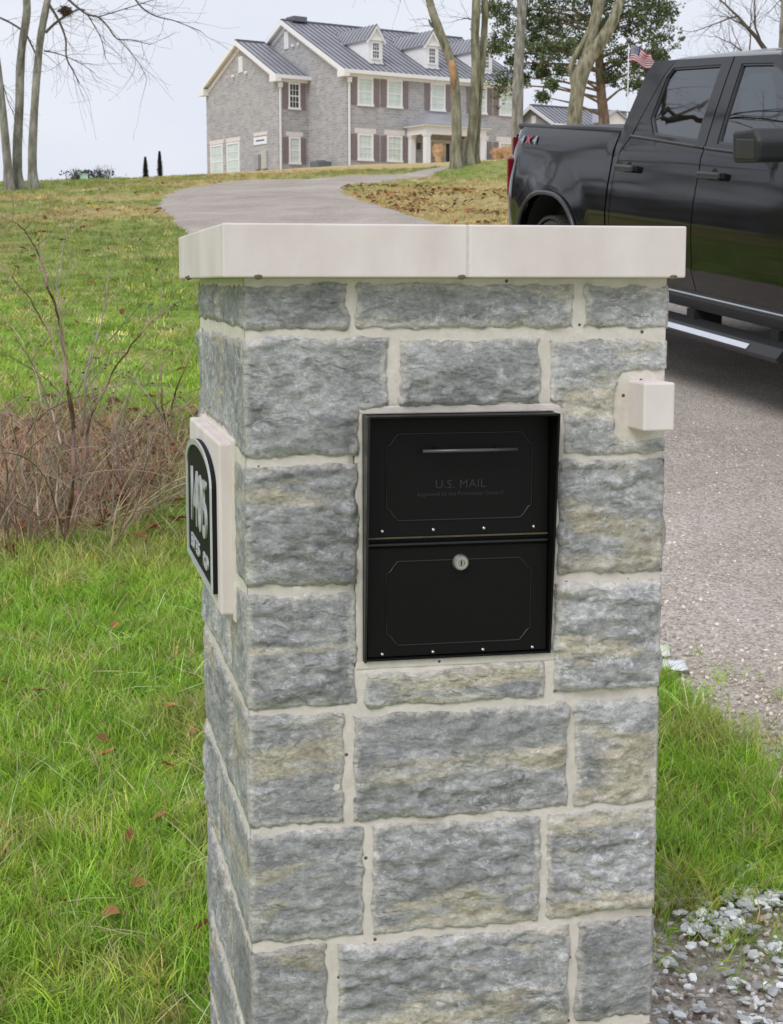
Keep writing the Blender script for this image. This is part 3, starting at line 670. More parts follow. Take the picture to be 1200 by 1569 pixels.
# collar: side flanges deep at the top, shallow at the bottom
for xa in (x0, x1 - .0035):
    MB().prism([(xa, .06, z0), (xa, -.013, z0), (xa, -.030, z0 + .18), (xa, -.045, z1), (xa, .06, z1)], (.0035, 0, 0)).build('side_flange', M_boxhi if xa == x0 else M_box, mbx, bevel=.0006)
box('top_flange', (x0 + .0036, -.0445, z1 - .0035), (x1 - .0036, .06, z1 - .0002), M_box, mbx, bevel=.0006)
box('bottom_flange', (x0 + .0036, -.0125, z0 + .0002), (x1 - .0036, .06, z0 + .003), M_box, mbx, bevel=.0006)
box('inner_back', (x0 + .0036, .0, z0 + .0032), (x1 - .0036, .004, z1 - .0037), M_box, mbx)
xd0, xd1 = x0 + .006, x1 - .006
door_u = box('upper_door', (xd0, -.006, 1.2245), (xd1, -.0015, 1.401), M_box, mbx, bevel=.0008)
door_l = MB().prism([(xd0, -.0015, 1.042), (xd0, -.006, 1.042), (xd0, -.006, 1.207), (xd0, -.011, 1.212), (xd0, -.011, 1.2155), (xd0, -.0015, 1.2155)], (xd1 - xd0, 0, 0)).build('lower_door', M_box, mbx, bevel=.0007)
box('hinge_strip', (xd0, -.0078, 1.2218), (xd1, -.002, 1.2242), M_brass, door_u)
box('lip_edge', (xd0 + .001, -.0118, 1.2122), (xd1 - .001, -.0111, 1.2150), M_boxhi, door_l)
def bead(a, b, c_, d_, cx, cz, parent):
    """pressed outline with notched corners"""
    pts = [(a + cx, d_), (b - cx, d_), (b - cx + .006, d_ - .006), (b - .006, d_ - cz + .003), (b, d_ - cz), (b, c_ + cz), (b - .006, c_ + cz - .003), (b - cx + .006, c_ + .006), (b - cx, c_), (a + cx, c_), (a + cx - .006, c_ + .006), (a + .006, c_ + cz - .003), (a, c_ + cz), (a, d_ - cz), (a + .006, d_ - cz + .003), (a + cx - .006, d_ - .006)]
    mb = MB(); P3 = [(q[0], -.0062, q[1]) for q in pts]; mb.tube(P3 + [P3[0]], .0012, 6, cap=False)
    return mb.build('pressed_bead', M_boxhi, parent, smooth=True)
bead(.203, .428, 1.2485, 1.3785, .018, .019, door_u); bead(.203, .428, 1.059, 1.187, .018, .018, door_l)
MB().tube([(.2545, -.024, 1.3535), (.3995, -.024, 1.3535)], .0028, 10).build('door_handle', mat('handle_grey', (.11, .113, .125), .35, metal=.5), mbx, smooth=True)
for xx in (.280, .374): MB().tube([(xx - .004, -.006, 1.357), (xx, -.0235, 1.3535)], .0018, 8).build('handle_arm', M_boxhi, mbx)
for zz in (1.2325, 1.0455):
    for k in range(4):
        o = MB().lathe([(0, -.0036), (.0017, -.0033), (.0029, -.0019), (.0032, 0)], (.1965 + .0783 * k, -.0062, zz + .001), 'y', 14).build('screw', M_nick, mbx, smooth=True)
lk = MB().lathe([(.0, .0), (.0125, 0), (.0125, -.006), (.0105, -.009), (.0, -.009)], (.3165, -.006, 1.183), 'y', 28).build('lock', mat('lock_steel', (.42, .40, .37), .4, metal=.9), mbx)
MB().lathe([(.0085, -.0092), (.0085, -.0105), (.0055, -.0105), (.005, -.0095)], (.3165, -.006, 1.183), 'y', 24).build('lock_face', M_nick, lk)
box('keyhole', (.3160, -.0167, 1.1795), (.3170, -.0152, 1.1865), M_box, lk)
M_emb = mat('embossed_black', (.016, .017, .018), .28, var=.1)
text('lettering', 'U.S. MAIL', .0175, (.3165, -.0062, 1.296), (radians(90), 0, 0), M_emb, door_u, .0008, sx=1.05, sp=1.05)
text('small_lettering', 'Approved by the Postmaster General', .0088, (.3165, -.0062, 1.2845), (radians(90), 0, 0), M_emb, door_u, .0005)

# ------------------------------------------------------------------ opened mail lying at the gravel edge
M_paper = mat('paper', (.78, .79, .83), .6, var=.04)
def sheet(name, cx, cy, w_, h_, rz, m_, label):
    mb = MB(); n_ = 6; vs = []
    for j in range(n_):
        for i in range(n_):
            x_ = (i / (n_ - 1) - .5) * w_; y_ = (j / (n_ - 1) - .5) * h_; X_ = cx + x_ * cos(rz) - y_ * sin(rz); Y_ = cy + x_ * sin(rz) + y_ * cos(rz)
            vs.append((X_ - cx, Y_ - cy, gz(X_, Y_) - gz(cx, cy) + .032 + .006 * sin(i * 1.1) + .01 * (i / n_) ** 2))
    mb.add(vs, [(j * n_ + i, j * n_ + i + 1, (j + 1) * n_ + i + 1, (j + 1) * n_ + i) for j in range(n_ - 1) for i in range(n_ - 1)])
    o = mb.build(name, m_, smooth=True, fix=False); o.location = (cx, cy, gz(cx, cy)); md = o.modifiers.new('thick', 'SOLIDIFY'); md.thickness = .0012
    return tag(o, label, 'paper')
sheet('envelope', .862, 4.97, .11, .085, .05, M_paper, 'white envelope dropped on the gravel edge right of the pillar')
m_, t_, p_ = base_mat('flyer_print'); nn = t_.nodes.new('ShaderNodeTexNoise'); nn.inputs['Scale'].default_value = 14; rr = t_.nodes.new('ShaderNodeValToRGB')
e = rr.color_ramp.elements; e[0].position = .4; e[0].color = (.55, .66, .30, 1); e[1].position = .6; e[1].color = (.74, .72, .76, 1); k = e.new(.75); k.color = (.66, .40, .38, 1)
tcn = t_.nodes.new('ShaderNodeTexCoord'); t_.links.new(tcn.outputs['Object'], nn.inputs['Vector']); t_.links.new(nn.outputs['Fac'], rr.inputs[0]); t_.links.new(rr.outputs[0], p_.inputs['Base Color'])
sheet('flyer', .845, 5.10, .085, .10, -.1, m_, 'pale green and pink flyer lying just behind the white envelope')

# ------------------------------------------------------------------ THE HOUSE
M_hstone = None
def wall_mat():
    m, t, p = base_mat('house_stone'); n = t.nodes.new; l = t.links.new
    tcn = n('ShaderNodeTexCoord'); sep = n('ShaderNodeSeparateXYZ'); l(tcn.outputs['Object'], sep.inputs[0]); ad = n('ShaderNodeMath'); l(sep.outputs[0], ad.inputs[0]); l(sep.outputs[1], ad.inputs[1])
    cb = n('ShaderNodeCombineXYZ'); l(ad.outputs[0], cb.inputs[0]); l(sep.outputs[2], cb.inputs[1])
    br = n('ShaderNodeTexBrick'); br.inputs['Scale'].default_value = 1; br.inputs['Brick Width'].default_value = .42; br.inputs['Row Height'].default_value = .17; br.inputs['Mortar Size'].default_value = .014
    br.inputs['Color1'].default_value = (.34, .345, .37, 1); br.inputs['Color2'].default_value = (.46, .463, .485, 1); br.inputs['Mortar'].default_value = (.56, .55, .54, 1)
    l(cb.outputs[0], br.inputs['Vector'])
    nn = n('ShaderNodeTexNoise'); nn.inputs['Scale'].default_value = 1.7; nn.inputs['Detail'].default_value = 8; nn.inputs['Roughness'].default_value = .8; l(tcn.outputs['Object'], nn.inputs['Vector'])
    rr = n('ShaderNodeValToRGB'); rr.color_ramp.elements[0].position = .3; rr.color_ramp.elements[0].color = (.8, .8, .82, 1); rr.color_ramp.elements[1].position = .72; rr.color_ramp.elements[1].color = (1.18, 1.14, 1.05, 1); l(nn.outputs['Fac'], rr.inputs[0])
    mm = n('ShaderNodeMixRGB'); mm.blend_type = 'MULTIPLY'; mm.inputs[0].default_value = 1; l(br.outputs['Color'], mm.inputs[1]); l(rr.outputs[0], mm.inputs[2]); l(mm.outputs[0], p.inputs['Base Color'])
    b = n('ShaderNodeBump'); b.inputs['Distance'].default_value = .03; b.inputs['Strength'].default_value = .7; l(br.outputs['Fac'], b.inputs['Height']); b.invert = True; l(b.outputs[0], p.inputs['Normal']); p.inputs['Roughness'].default_value = .9
    return m
M_hstone = wall_mat()
M_white = mat('white_trim', (.84, .835, .84), .6, var=.04)
M_cream = mat('cream_lintel', (.72, .67, .64), .8, var=.06)
M_roof = mat('standing_seam_metal', (.36, .36, .39), .45, metal=.3, var=.10, scale=.6)
M_seam = mat('roof_seam', (.15, .15, .175), .5, metal=.3, var=.1)
M_shut = mat('plum_shutter', (.25, .20, .20), .7, var=.08)
M_pane = mat('pane_with_blinds', (.60, .68, .62), .12, var=.10, scale=2)
M_paned = mat('dark_pane', (.05, .055, .06), .08, var=.3, scale=2)
M_door = mat('door_paint', (.42, .38, .33), .6)
HA = .59; HZ = 2.0
house = empty('stone_house', (-2.77, 102.84, 10.73 - HZ), HA, 'large two-storey grey stone house with dark metal roof on the hilltop', 'house')
HL, HW = 13.74, 14.59
def window(parent, c, w_, z0, z1, face, pl, pane, cols=2, rows=4, depth=.07):
    """a window: frame ring standing proud, pane set back, glazing bars"""
    z0 += HZ; z1 += HZ; a, b = c - w_ / 2, c + w_ / 2; fw = min(.11, w_ * .13)
    def B(mb, s0, s1, za, zb, o0, o1):
        if face == 'f': mb.box((s0, pl - o1, za), (s1, pl - o0, zb))
        else: mb.box((pl - o1, s0, za), (pl - o0, s1, zb))
        return mb
    mb = MB(); B(mb, a, a + fw, z0, z1, 0, depth); B(mb, b - fw, b, z0, z1, 0, depth); B(mb, a + fw, b - fw, z1 - fw, z1, 0, depth); B(mb, a - .04, b + .04, z0 - .02, z0 + fw, 0, depth + .04)
    o = mb.build('window', M_white, parent)
    B(MB(), a + fw, b - fw, z0 + fw, z1 - fw, .004, .016).build('pane', pane, o)
    mb = MB(); zi0, zi1 = z0 + fw, z1 - fw
    for k in range(1, cols): x_ = a + fw + (w_ - 2 * fw) * k / cols; B(mb, x_ - .015, x_ + .015, zi0, zi1, .018, .035)
    for k in range(1, rows): z_ = zi0 + (zi1 - zi0) * k / rows; h_ = .035 if k * 2 == rows else .014; B(mb, a + fw, b - fw, z_ - h_, z_ + h_, .019, .04)
    mb.build('glazing_bars', M_white, o); return o
# walls
mb = MB(); mb.prism([(0, 0, -3 + HZ - 1.5), (0, HW, -4.5 + HZ), (0, HW, 3.5 + HZ), (0, HW / 2, 7.42 + HZ), (0, 0, 3.5 + HZ)], (HL, 0, 0)); mb.build('main_wall', M_hstone, house)
mb = MB(); s_, ww, wl = 4.59, 9.78, 2.18
mb.prism([(-wl, s_, -4.5 + HZ), (-wl, s_ + ww, -4.5 + HZ), (-wl, s_ + ww, 3.5 + HZ), (-wl, s_ + ww / 2, 6.22 + HZ), (-wl, s_, 3.5 + HZ)], (wl - .01, 0, 0)); mb.build('wing_wall', M_hstone, house)
def gable_roof(parent, a0, a1, b0, b1, ze, zr, seam=.42, th=.13, nm='roof'):
    bm_ = (b0 + b1) / 2; ze += HZ; zr += HZ; mb = MB()
    for bb_ in (b0, b1):
        mb.prism([(a0, bb_, ze), (a0, bm_, zr), (a0, bm_, zr - th), (a0, bb_, ze - th)], (a1 - a0, 0, 0))
    o = mb.build(nm, M_roof, parent)
    ms = MB(); L_ = math.hypot(bm_ - b0, zr - ze); nx_, nz_ = -(zr - ze) / L_, (bm_ - b0) / L_
    k = a0 + .02
    while k < a1:
        for bb_, sg in ((b0, 1), (b1, -1)):
            ms.prism([(k, bb_, ze + .002), (k, bm_, zr + .002), (k, bm_ + sg * nx_ * .05, zr + .055), (k, bb_ + sg * nx_ * .05, ze + .055)], (.035, 0, 0))
        k += seam
    ms.box((a0, bm_ - .12, zr - .02), (a1, bm_ + .12, zr + .07)); q = ms.build('roof_seams', M_seam, o, kind='stuff')
    return o
gable_roof(house, -.35, HL + .35, -.35, HW + .35, 3.8, 7.66)
gable_roof(house, -wl - .35, -.02, s_ - .35, s_ + ww + .35, 3.81, 6.47, nm='wing_roof')
def rake(a, b0, b1, ze, zr, w_=.30, t_=.05):
    bm_ = (b0 + b1) / 2; mb = MB(); ze += HZ; zr += HZ
    for bb_ in (b0, b1): mb.prism([(a, bb_, ze - .02), (a, bm_, zr - .02), (a, bm_, zr - .02 - w_), (a, bb_, ze - .02 - w_)], (-t_, 0, 0))
    # soffit slopes
    for bb_ in (b0, b1): mb.prism([(a, bb_, ze - .16), (a, bm_, zr - .16), (a, bm_, zr - .20), (a, bb_, ze - .20)], (.33, 0, 0))
    # inner rake frieze on the wall
    for bb_, sg in ((b0 + .35, 1), (b1 - .35, -1)): mb.prism([(a + .30, bb_, ze - .12), (a + .30, bm_, zr - .25), (a + .30, bm_, zr - .58), (a + .30, bb_, ze - .45)], (.04, 0, 0))
    # cornice returns
    mb.box((a - .06, b0 - .06, ze - .42), (a + .34, b0 + .75, ze - .0)); mb.box((a - .06, b1 - .75, ze - .42), (a + .34, b1 + .06, ze - .0))
    return mb.build('rake_board', M_white, house)
rake(-.35, -.35, HW + .35, 3.8, 7.66); rake(-wl - .35, s_ - .35, s_ + ww + .35, 3.81, 6.47)
# eaves: fascia, gutter, frieze
mb = MB(); mb.box((-.30, -.42, 3.58 + HZ), (HL + .35, -.32, 3.80 + HZ)); mb.box((-.30, -.32, 3.56 + HZ), (HL + .3, 0, 3.62 + HZ)); mb.box((-.02, -.06, 3.42 + HZ), (HL, -.001, 3.56 + HZ)); mb.build('eaves_trim', M_white, house)
mb = MB(); mb.box((-wl - .30, s_ - .42, 3.58 + HZ), (-.0, s_ - .32, 3.80 + HZ)); mb.box((-wl - .3, s_ - .32, 3.56 + HZ), (-.02, s_, 3.62 + HZ)); mb.box((-wl - .02, s_ - .06, 3.42 + HZ), (-.02, s_ - .001, 3.56 + HZ)); mb.build('eaves_trim', M_white, house)
for a_, b_ in ((.16, -.07), (-wl + .10, s_ - .07)):
    mb = MB(); mb.box((a_ - .05, b_ - .05, -3.5 + HZ), (a_ + .05, b_ + .05, 3.3 + HZ)); mb.box((a_ - .12, b_ - .14, 3.05 + HZ), (a_ + .12, b_ + .06, 3.35 + HZ)); mb.build('downspout', M_white, house)
# facade windows
cs = [.79 + .575, 2.98 + .575, HL / 2, HL - 3.555, HL - 1.365]
def shutter(c, z0, z1, pl=0.):
    o = box('shutter', (c - .19, pl - .05, z0 + HZ), (c + .19, pl - .004, z1 + HZ), M_shut, house)
    mb = MB(); k = z0 + HZ + .06
    while k < z1 + HZ - .06: mb.box((c - .15, pl - .062, k), (c + .15, pl - .0502, k + .03)); k += .085
    mb.build('louvres', M_shut, o, kind='stuff')
for i, c in enumerate(cs):
    window(house, c, 1.15, 1.70, 3.42, 'f', 0, M_pane)
    shutter(c - .83, 1.74, 3.36); shutter(c + .83, 1.74, 3.36)
    if i != 2:
        window(house, c, 1.15, -1.62, .02, 'f', 0, M_pane, 3, 4)
        shutter(c - .83, -1.6, -.02); shutter(c + .83, -1.6, -.02)
        box('lintel', (c - .78, -.035, .04 + HZ), (c + .78, -.003, .34 + HZ), M_cream, house)
wc = -1.03
window(house, wc, .86, 1.75, 3.40, 'f', s_, M_paned, 3, 4); window(house, wc, .86, -1.66, .05, 'f', s_, M_pane, 3, 4)
for z0, z1 in ((1.78, 3.34), (-1.62, .0)): shutter(wc - .64, z0, z1, s_); shutter(wc + .64, z0, z1, s_)
box('lintel', (wc - .62, s_ - .035, .07 + HZ), (wc + .62, s_ - .003, .34 + HZ), M_cream, house)
# wing side wall
for c in (12.90, 10.57):
    window(house, c, 1.75, -2.2, .06, 's', -wl, M_pane, 2, 4); box('lintel', (-wl - .04, c - 1.0, .10 + HZ), (-wl - .003, c + 1.0, .38 + HZ), M_cream, house)
box('wall_board', (-wl - .05, 6.05, -.32 + HZ), (-wl - .003, 7.75, .16 + HZ), M_white, house); o = box('board_writing', (-wl - .058, 6.35, -.12 + HZ), (-wl - .0505, 7.45, -.02 + HZ), mat('blue_print', (.10, .13, .28), .6), house)
box('lintel', (-wl - .045, 6.0, .24 + HZ), (-wl - .003, 7.8, .46 + HZ), M_cream, house)
box('meter_box', (-wl - .22, 6.9, -1.9 + HZ), (-wl - .003, 7.45, -.95 + HZ), mat('meter_grey', (.34, .34, .34), .6), house, bevel=.02); box('meter_box', (-wl - .18, 5.95, -1.9 + HZ), (-wl - .003, 6.6, -.75 + HZ), mat('panel_cream', (.50, .48, .44), .6), house, bevel=.02)
def vent(pl, c, z0, z1):
    o = box('gable_vent', (pl - .06, c - .26, z0 + HZ), (pl - .003, c + .26, z1 + HZ), M_white, house); mb = MB(); k = z0 + HZ + .08
    while k < z1 + HZ - .1: mb.box((pl - .075, c - .2, k), (pl - .061, c + .2, k + .04)); k += .09
    mb.build('louvres', M_white, o, kind='stuff')
vent(-wl, 9.4, 4.45, 5.45); vent(0, 7.2, 5.85, 6.95)
for pl, c, z_ in ((-wl, 10.35, 4.30), (-wl, 8.6, 4.35), (0, 6.3, 5.95), (0, 5.6, 5.95)):
    mb = MB(); mb.lathe([(0, -.16), (.09, -.14), (.11, -.02), (.05, 0), (0, 0)], (pl - .03, c, z_ + HZ), 'x', 10); mb.box((pl - .05, c - .06, z_ - .08 + HZ), (pl - .002, c + .06, z_ + .08 + HZ)); mb.build('spotlight', M_white, house)
# dormers
for c in (2.77, 7.08, 11.4):
    b0 = .95; zf = 4.40; mb = MB(); mb.prism([(c - .52, b0, zf + HZ), (c + .52, b0, zf + HZ), (c + .52, b0, 6.02 + HZ), (c, b0, 6.62 + HZ), (c - .52, b0, 6.02 + HZ)], (0, 4.2, 0))
    d = mb.build('dormer', M_white, house)
    mb = MB()
    for sg in (-1, 1):
        mb.prism([(c + sg * .68, b0 - .16, 5.92 + HZ), (c, b0 - .16, 6.84 + HZ), (c, b0 - .16, 6.76 + HZ), (c + sg * .68, b0 - .16, 5.84 + HZ)], (0, 4.9, 0))
        for k in range(12): mb.prism([(c + sg * .68, b0 - .14 + k * .42, 5.925 + HZ), (c, b0 - .14 + k * .42, 6.845 + HZ), (c, b0 - .14 + k * .42, 6.885 + HZ), (c + sg * .70, b0 - .14 + k * .42, 5.965 + HZ)], (0, .035, 0), 1)
    mb.build('dormer_roof', [M_roof, M_seam], d)
    mb = MB()
    for sg in (-1, 1): mb.prism([(c + sg * .66, b0 - .17, 5.83 + HZ), (c, b0 - .17, 6.75 + HZ), (c, b0 - .17, 6.60 + HZ), (c + sg * .66, b0 - .17, 5.68 + HZ)], (0, .16, 0))
    mb.box((c - .60, b0 - .10, 5.86 + HZ), (c + .60, b0 - .002, 6.02 + HZ)); mb.build('dormer_trim', M_white, d); box('dormer_sill', (c - .56, b0 - .07, zf + HZ), (c + .56, b0 - .003, zf + .12 + HZ), M_white, d)
    box('dormer_flashing', (c - .62, b0 - .25, zf - .07 + HZ), (c + .62, b0 + .02, zf + .0 + HZ), M_seam, d)
    window(d, c, .60, 4.72, 5.78, 'f', b0, M_paned, 3, 4, depth=.05)
box('ridge_vent', (.3, HW / 2 - .5, 7.60 + HZ), (1.3, HW / 2 + .5, 7.92 + HZ), M_seam, house)
# portico
pa0, pa1, pb = 4.50, 9.24, -2.05
mb = MB(); zz = .62 + HZ
P_ = [(pa0 - .3, pb - .3, zz), (pa1 + .3, pb - .3, zz), (pa1 + .3, -.005, zz), (pa0 - .3, -.005, zz), (pa0 + 1.5, -.005, zz + .95), (pa1 - 1.5, -.005, zz + .95)]
mb.add(P_, [(0, 1, 5, 4), (1, 2, 5), (0, 4, 3), (0, 3, 2, 1), (3, 4, 5, 2)]); mb.build('portico_roof', M_roof, house)
mb = MB(); mb.box((pa0, pb, .04 + HZ), (pa1, pb + .35, .52 + HZ)); mb.box((pa0, pb + .351, .04 + HZ), (pa0 + .3, -.004, .52 + HZ)); mb.box((pa1 - .3, pb + .351, .04 + HZ), (pa1, -.004, .52 + HZ)); mb.box((pa0 - .25, pb - .25, .521 + HZ), (pa1 + .25, -.004, .615 + HZ)); mb.build('entablature', M_white, house)
for a_, b_ in ((pa0 + .24, pb + .2), (pa1 - .24, pb + .2), (pa0 + .24, -.22), (pa1 - .24, -.22)):
    mb = MB(); mb.box((a_ - .17, b_ - .17, -1.8 + HZ), (a_ + .17, b_ + .17, -.08 + HZ)); mb.box((a_ - .22, b_ - .2, -.079 + HZ), (a_ + .22, b_ + .2, .039 + HZ)); mb.box((a_ - .22, b_ - .2, -2.0 + HZ), (a_ + .22, b_ + .2, -1.801 + HZ)); mb.build('column', M_white, house)
box('porch_floor', (pa0 - .1, pb - .2, -3 + HZ), (pa1 + .1, -.003, -2.001 + HZ), M_cream, house)
mb = MB(); mb.box((5.85, -.05, -2 + HZ), (7.9, -.004, -.1 + HZ)); ds = mb.build('door_surround', M_cream, house)
box('front_door', (6.38, -.09, -1.98 + HZ), (7.36, -.052, -.25 + HZ), M_door, house); 
for a0_, a1_ in ((6.48, 6.84), (6.9, 7.26)): box('door_glass', (a0_, -.10, -1.3 + HZ), (a1_, -.0905, -.35 + HZ), M_paned, house)
for a0_ in (5.95, 7.5): box('sidelight', (a0_, -.07, -1.7 + HZ), (a0_ + .28, -.051, -.3 + HZ), M_paned, house)
mb = MB(); mb.lathe([(0, .42), (.06, .38), (.12, .3), (.1, .05), (.05, 0), (0, 0)], (5.35, -.16, -.75 + HZ), 'z', 8); mb.box((5.33, -.16, -.5 + HZ), (5.37, -.002, -.46 + HZ)); mb.build('wall_lantern', M_paned, house)

# garage building beyond, showing over the truck bed
C2 = at(813, 161, 118); g2 = empty('garage_building', C2 - Vector((0, 0, HZ + 6)), HA, 'lower grey gabled building with metal roof seen over the truck bed', 'garage')
gh = 2.75
def g2z(z): return z + 6 + HZ
mb = MB(); mb.prism([(0.35, -gh + .3, 0), (0.35, gh - .3, 0), (0.35, gh - .3, g2z(-1.42)), (0.35, 0, g2z(-.16)), (0.35, -gh + .3, g2z(-1.42))], (13, 0, 0)); mb.build('wall', M_hstone, g2)
gable_roof(g2, 0, 13.6, -gh, gh, 6 - 1.46, 6 - 0.0)
mb = MB()
for bb_ in (-gh, gh): mb.prism([(0, bb_, g2z(-1.48)), (0, 0, g2z(-.02)), (0, 0, g2z(-.26)), (0, bb_, g2z(-1.72))], (-.06, 0, 0))
mb.box((0, -gh - .05, g2z(-1.75)), (13.6, -gh + .3, g2z(-1.47))); mb.build('rake_board', M_white, g2)
box('gable_vent', (.29, -.25, g2z(-1.25)), (.345, .25, g2z(-.72)), M_white, g2)
d0 = 4.0; mb = MB(); mb.prism([(d0, -gh - .4, g2z(-2.6)), (d0 + 2.4, -gh - .4, g2z(-2.6)), (d0 + 2.4, -gh - .4, g2z(-1.1)), (d0 + 1.2, -gh - .4, g2z(-.45)), (d0, -gh - .4, g2z(-1.1))], (0, 3.0, 0)); dd = mb.build('cross_gable', M_white, g2)
mb = MB()
for sg in (-1, 1): mb.prism([(d0 + 1.2 + sg * 1.5, -gh - .6, g2z(-1.2)), (d0 + 1.2, -gh - .6, g2z(-.30)), (d0 + 1.2, -gh - .6, g2z(-.40)), (d0 + 1.2 + sg * 1.5, -gh - .6, g2z(-1.3))], (0, 3.2, 0))
mb.build('cross_roof', M_roof, dd)

# ------------------------------------------------------------------ TREES
def bark(name, c, c2):
    return mat(name, c, .95, var=.35, scale=9, bump=2.2, bscale=22, stretch=(1, 1, .3), tint=c2)
M_bark = bark('grey_bark', (.165, .155, .125), (.31, .295, .25))
M_barkm = bark('mossy_bark', (.155, .145, .075), (.30, .28, .20))
M_cedar = bark('cedar_bark', (.17, .11, .075), (.25, .18, .13))
M_twig = mat('twig', (.115, .10, .085), .9, var=.2)
M_wood = mat('torn_wood', (.46, .26, .14), .8, var=.25, scale=12)
def grow(mb, p, d, L, r, lv, R, droop=.0, thick=.0):
    """recursive twigs"""
    if lv == 0 or r < .0022: return
    n_ = 5; pts = [p.copy()]; rr_ = [r]; q = p.copy(); dd = d.normalized()
    for i in range(n_):
        dd = (dd + Vector((R.uniform(-1, 1), R.uniform(-1, 1), R.uniform(-1, 1) - droop)) * .22).normalized()
        q = q + dd * (L / n_); pts.append(q.copy()); rr_.append(max(.0025, r * (1 - .62 * (i + 1) / n_)))
        if i >= 1 and R.random() < .85:
            sd_ = Vector((R.uniform(-1, 1), R.uniform(-1, 1), R.uniform(-.6, 1))).normalized(); nd = (dd + sd_ * .95).normalized()
            grow(mb, q, nd, L * R.uniform(.42, .72), rr_[-1] * R.uniform(.5, .75), lv - 1, R, droop)
    mb.tube(pts, rr_, 5 if r > .03 else (4 if r > .012 else 3), cap=False)
    grow(mb, q, dd, L * .6, rr_[-1], lv - 1, R, droop)
def smooth_poly(P, k=4):
    P = [Vector(p) for p in P]; o = []
    for i in range(len(P) - 1):
        p0, p1, p2, p3 = P[max(i - 1, 0)], P[i], P[i + 1], P[min(i + 2, len(P) - 1)]
        for j in range(k):
            t = j / k; o.append(.5 * ((2 * p1) + (p2 - p0) * t + (2 * p0 - 5 * p1 + 4 * p2 - p3) * t * t + (3 * p1 - p0 - 3 * p2 + p3) * t ** 3))
    o.append(P[-1]); return o
def limb(mb, pts, rad, n=10, mi=0, wob=.10):
    S = smooth_poly(pts, 4); k = len(S); rr_ = np.interp(np.linspace(0, 1, k), np.linspace(0, 1, len(rad)), rad)
    rr_ = [r * (1 + wob * noise.noise(s_ * 1.3) + wob * noise.noise(s_ * 4)) for r, s_ in zip(rr_, S)]
    mb.tube(S, rr_, n); return S
def px_tree(name, D, trunks, label, bark_m, group=None, limbs=(), seed=1, crown_levels=4, crown_n=9, top_extra=5.0, dd=0):
    """trunks / limbs: list of (pixel polyline, pixel widths); the tree goes on above the frame"""
    R = random.Random(seed); base = trunks[0][0][0]; b = at(base[0], base[1], D); b.z = gz(b.x, b.y)
    o = empty(name, b, 0, label, 'tree', group); s_ = D / 2500
    bm_ = MB()
    for ti, (pl, wd) in enumerate(trunks):
        P = [at(q[0], q[1], D + dd * ti * .3) - b for q in pl]
        if ti == 0: P[0].z = -.15
        rad = [w_ / 2 * s_ for w_ in wd]
        top = P[-1]; dirn = (P[-1] - P[-2]).normalized() if (P[-1] - P[-2]).length > 0 else Vector((0, 0, 1))
        if pl[-1][1] <= 2:      # continue beyond the frame
            for k in range(4):
                dirn = (dirn + Vector((R.uniform(-.15, .15), R.uniform(-.15, .15), .25))).normalized(); P.append(P[-1] + dirn * (top_extra / 4)); rad.append(rad[-1] * .78)
        mb = MB()
        if ti == 0: rad = [rad[0] * 1.25] + rad[1:]
        S = limb(mb, P, rad, 12); mb.build('trunk', bark_m, o, smooth=True)
        if pl[-1][1] <= 2:
            for k in range(crown_n):
                i = len(S) - 1 - int(R.random() * (len(S) * .33)); a_ = R.uniform(0, 6.28)
                grow(bm_, S[i], Vector((cos(a_), sin(a_), R.uniform(.2, .9))), R.uniform(1.6, 3.0), rad[-1] * R.uniform(.45, .8), crown_levels, R)
    for pl, wd in limbs:
        P = [at(q[0], q[1], D + (q[2] if len(q) > 2 else 0)) - b for q in pl]; rad = [w_ / 2 * s_ for w_ in wd]
        mb = MB(); S = limb(mb, P, rad, 7); mb.build('limb', bark_m if wd[0] > 5 else M_twig, o, smooth=True)
        for i in range(2, len(S), 2):
            if wd[-1] > 6: continue
            t_ = (S[i] - S[i - 1]).normalized(); sd_ = Vector((R.uniform(-1, 1), R.uniform(-.6, .6), R.uniform(-1, .5)))
            grow(bm_, S[i], t_ * .8 + sd_, R.uniform(.25, .75), max(.004, s_ * .45), 3, R)
    if bm_.v: bm_.build('twigs', M_twig, o, kind='stuff', fix=False)
    return o
G1 = 'bare trees on the left edge of the lawn'
px_tree('bare_tree', 35, [([(15, 291), (12, 255), (8, 210), (2, 150), (-6, 80), (-12, 20), (-20, 0)], [17, 13, 12, 11, 10, 9, 8])], 'leftmost bare tree, leaning out of the picture', M_bark, G1, seed=3, limbs=[([(2, 120), (8, 140), (14, 160), (20, 170)], [2, 1.5, 1, 1])])
px_tree('bare_tree', 35.3, [([(31, 290), (27, 268), (27, 220), (30, 160), (31, 110), (34, 70), (40, 30), (41, 0)], [20, 15, 14, 13, 13, 12, 12, 11])], 'middle one of the three bare grey trees at left', M_bark, G1, seed=4,
        limbs=[([(0, 27), (20, 37), (38, 50), (48, 68), (56, 85), (61, 96)], [3, 3, 3, 3, 2.5, 2])])
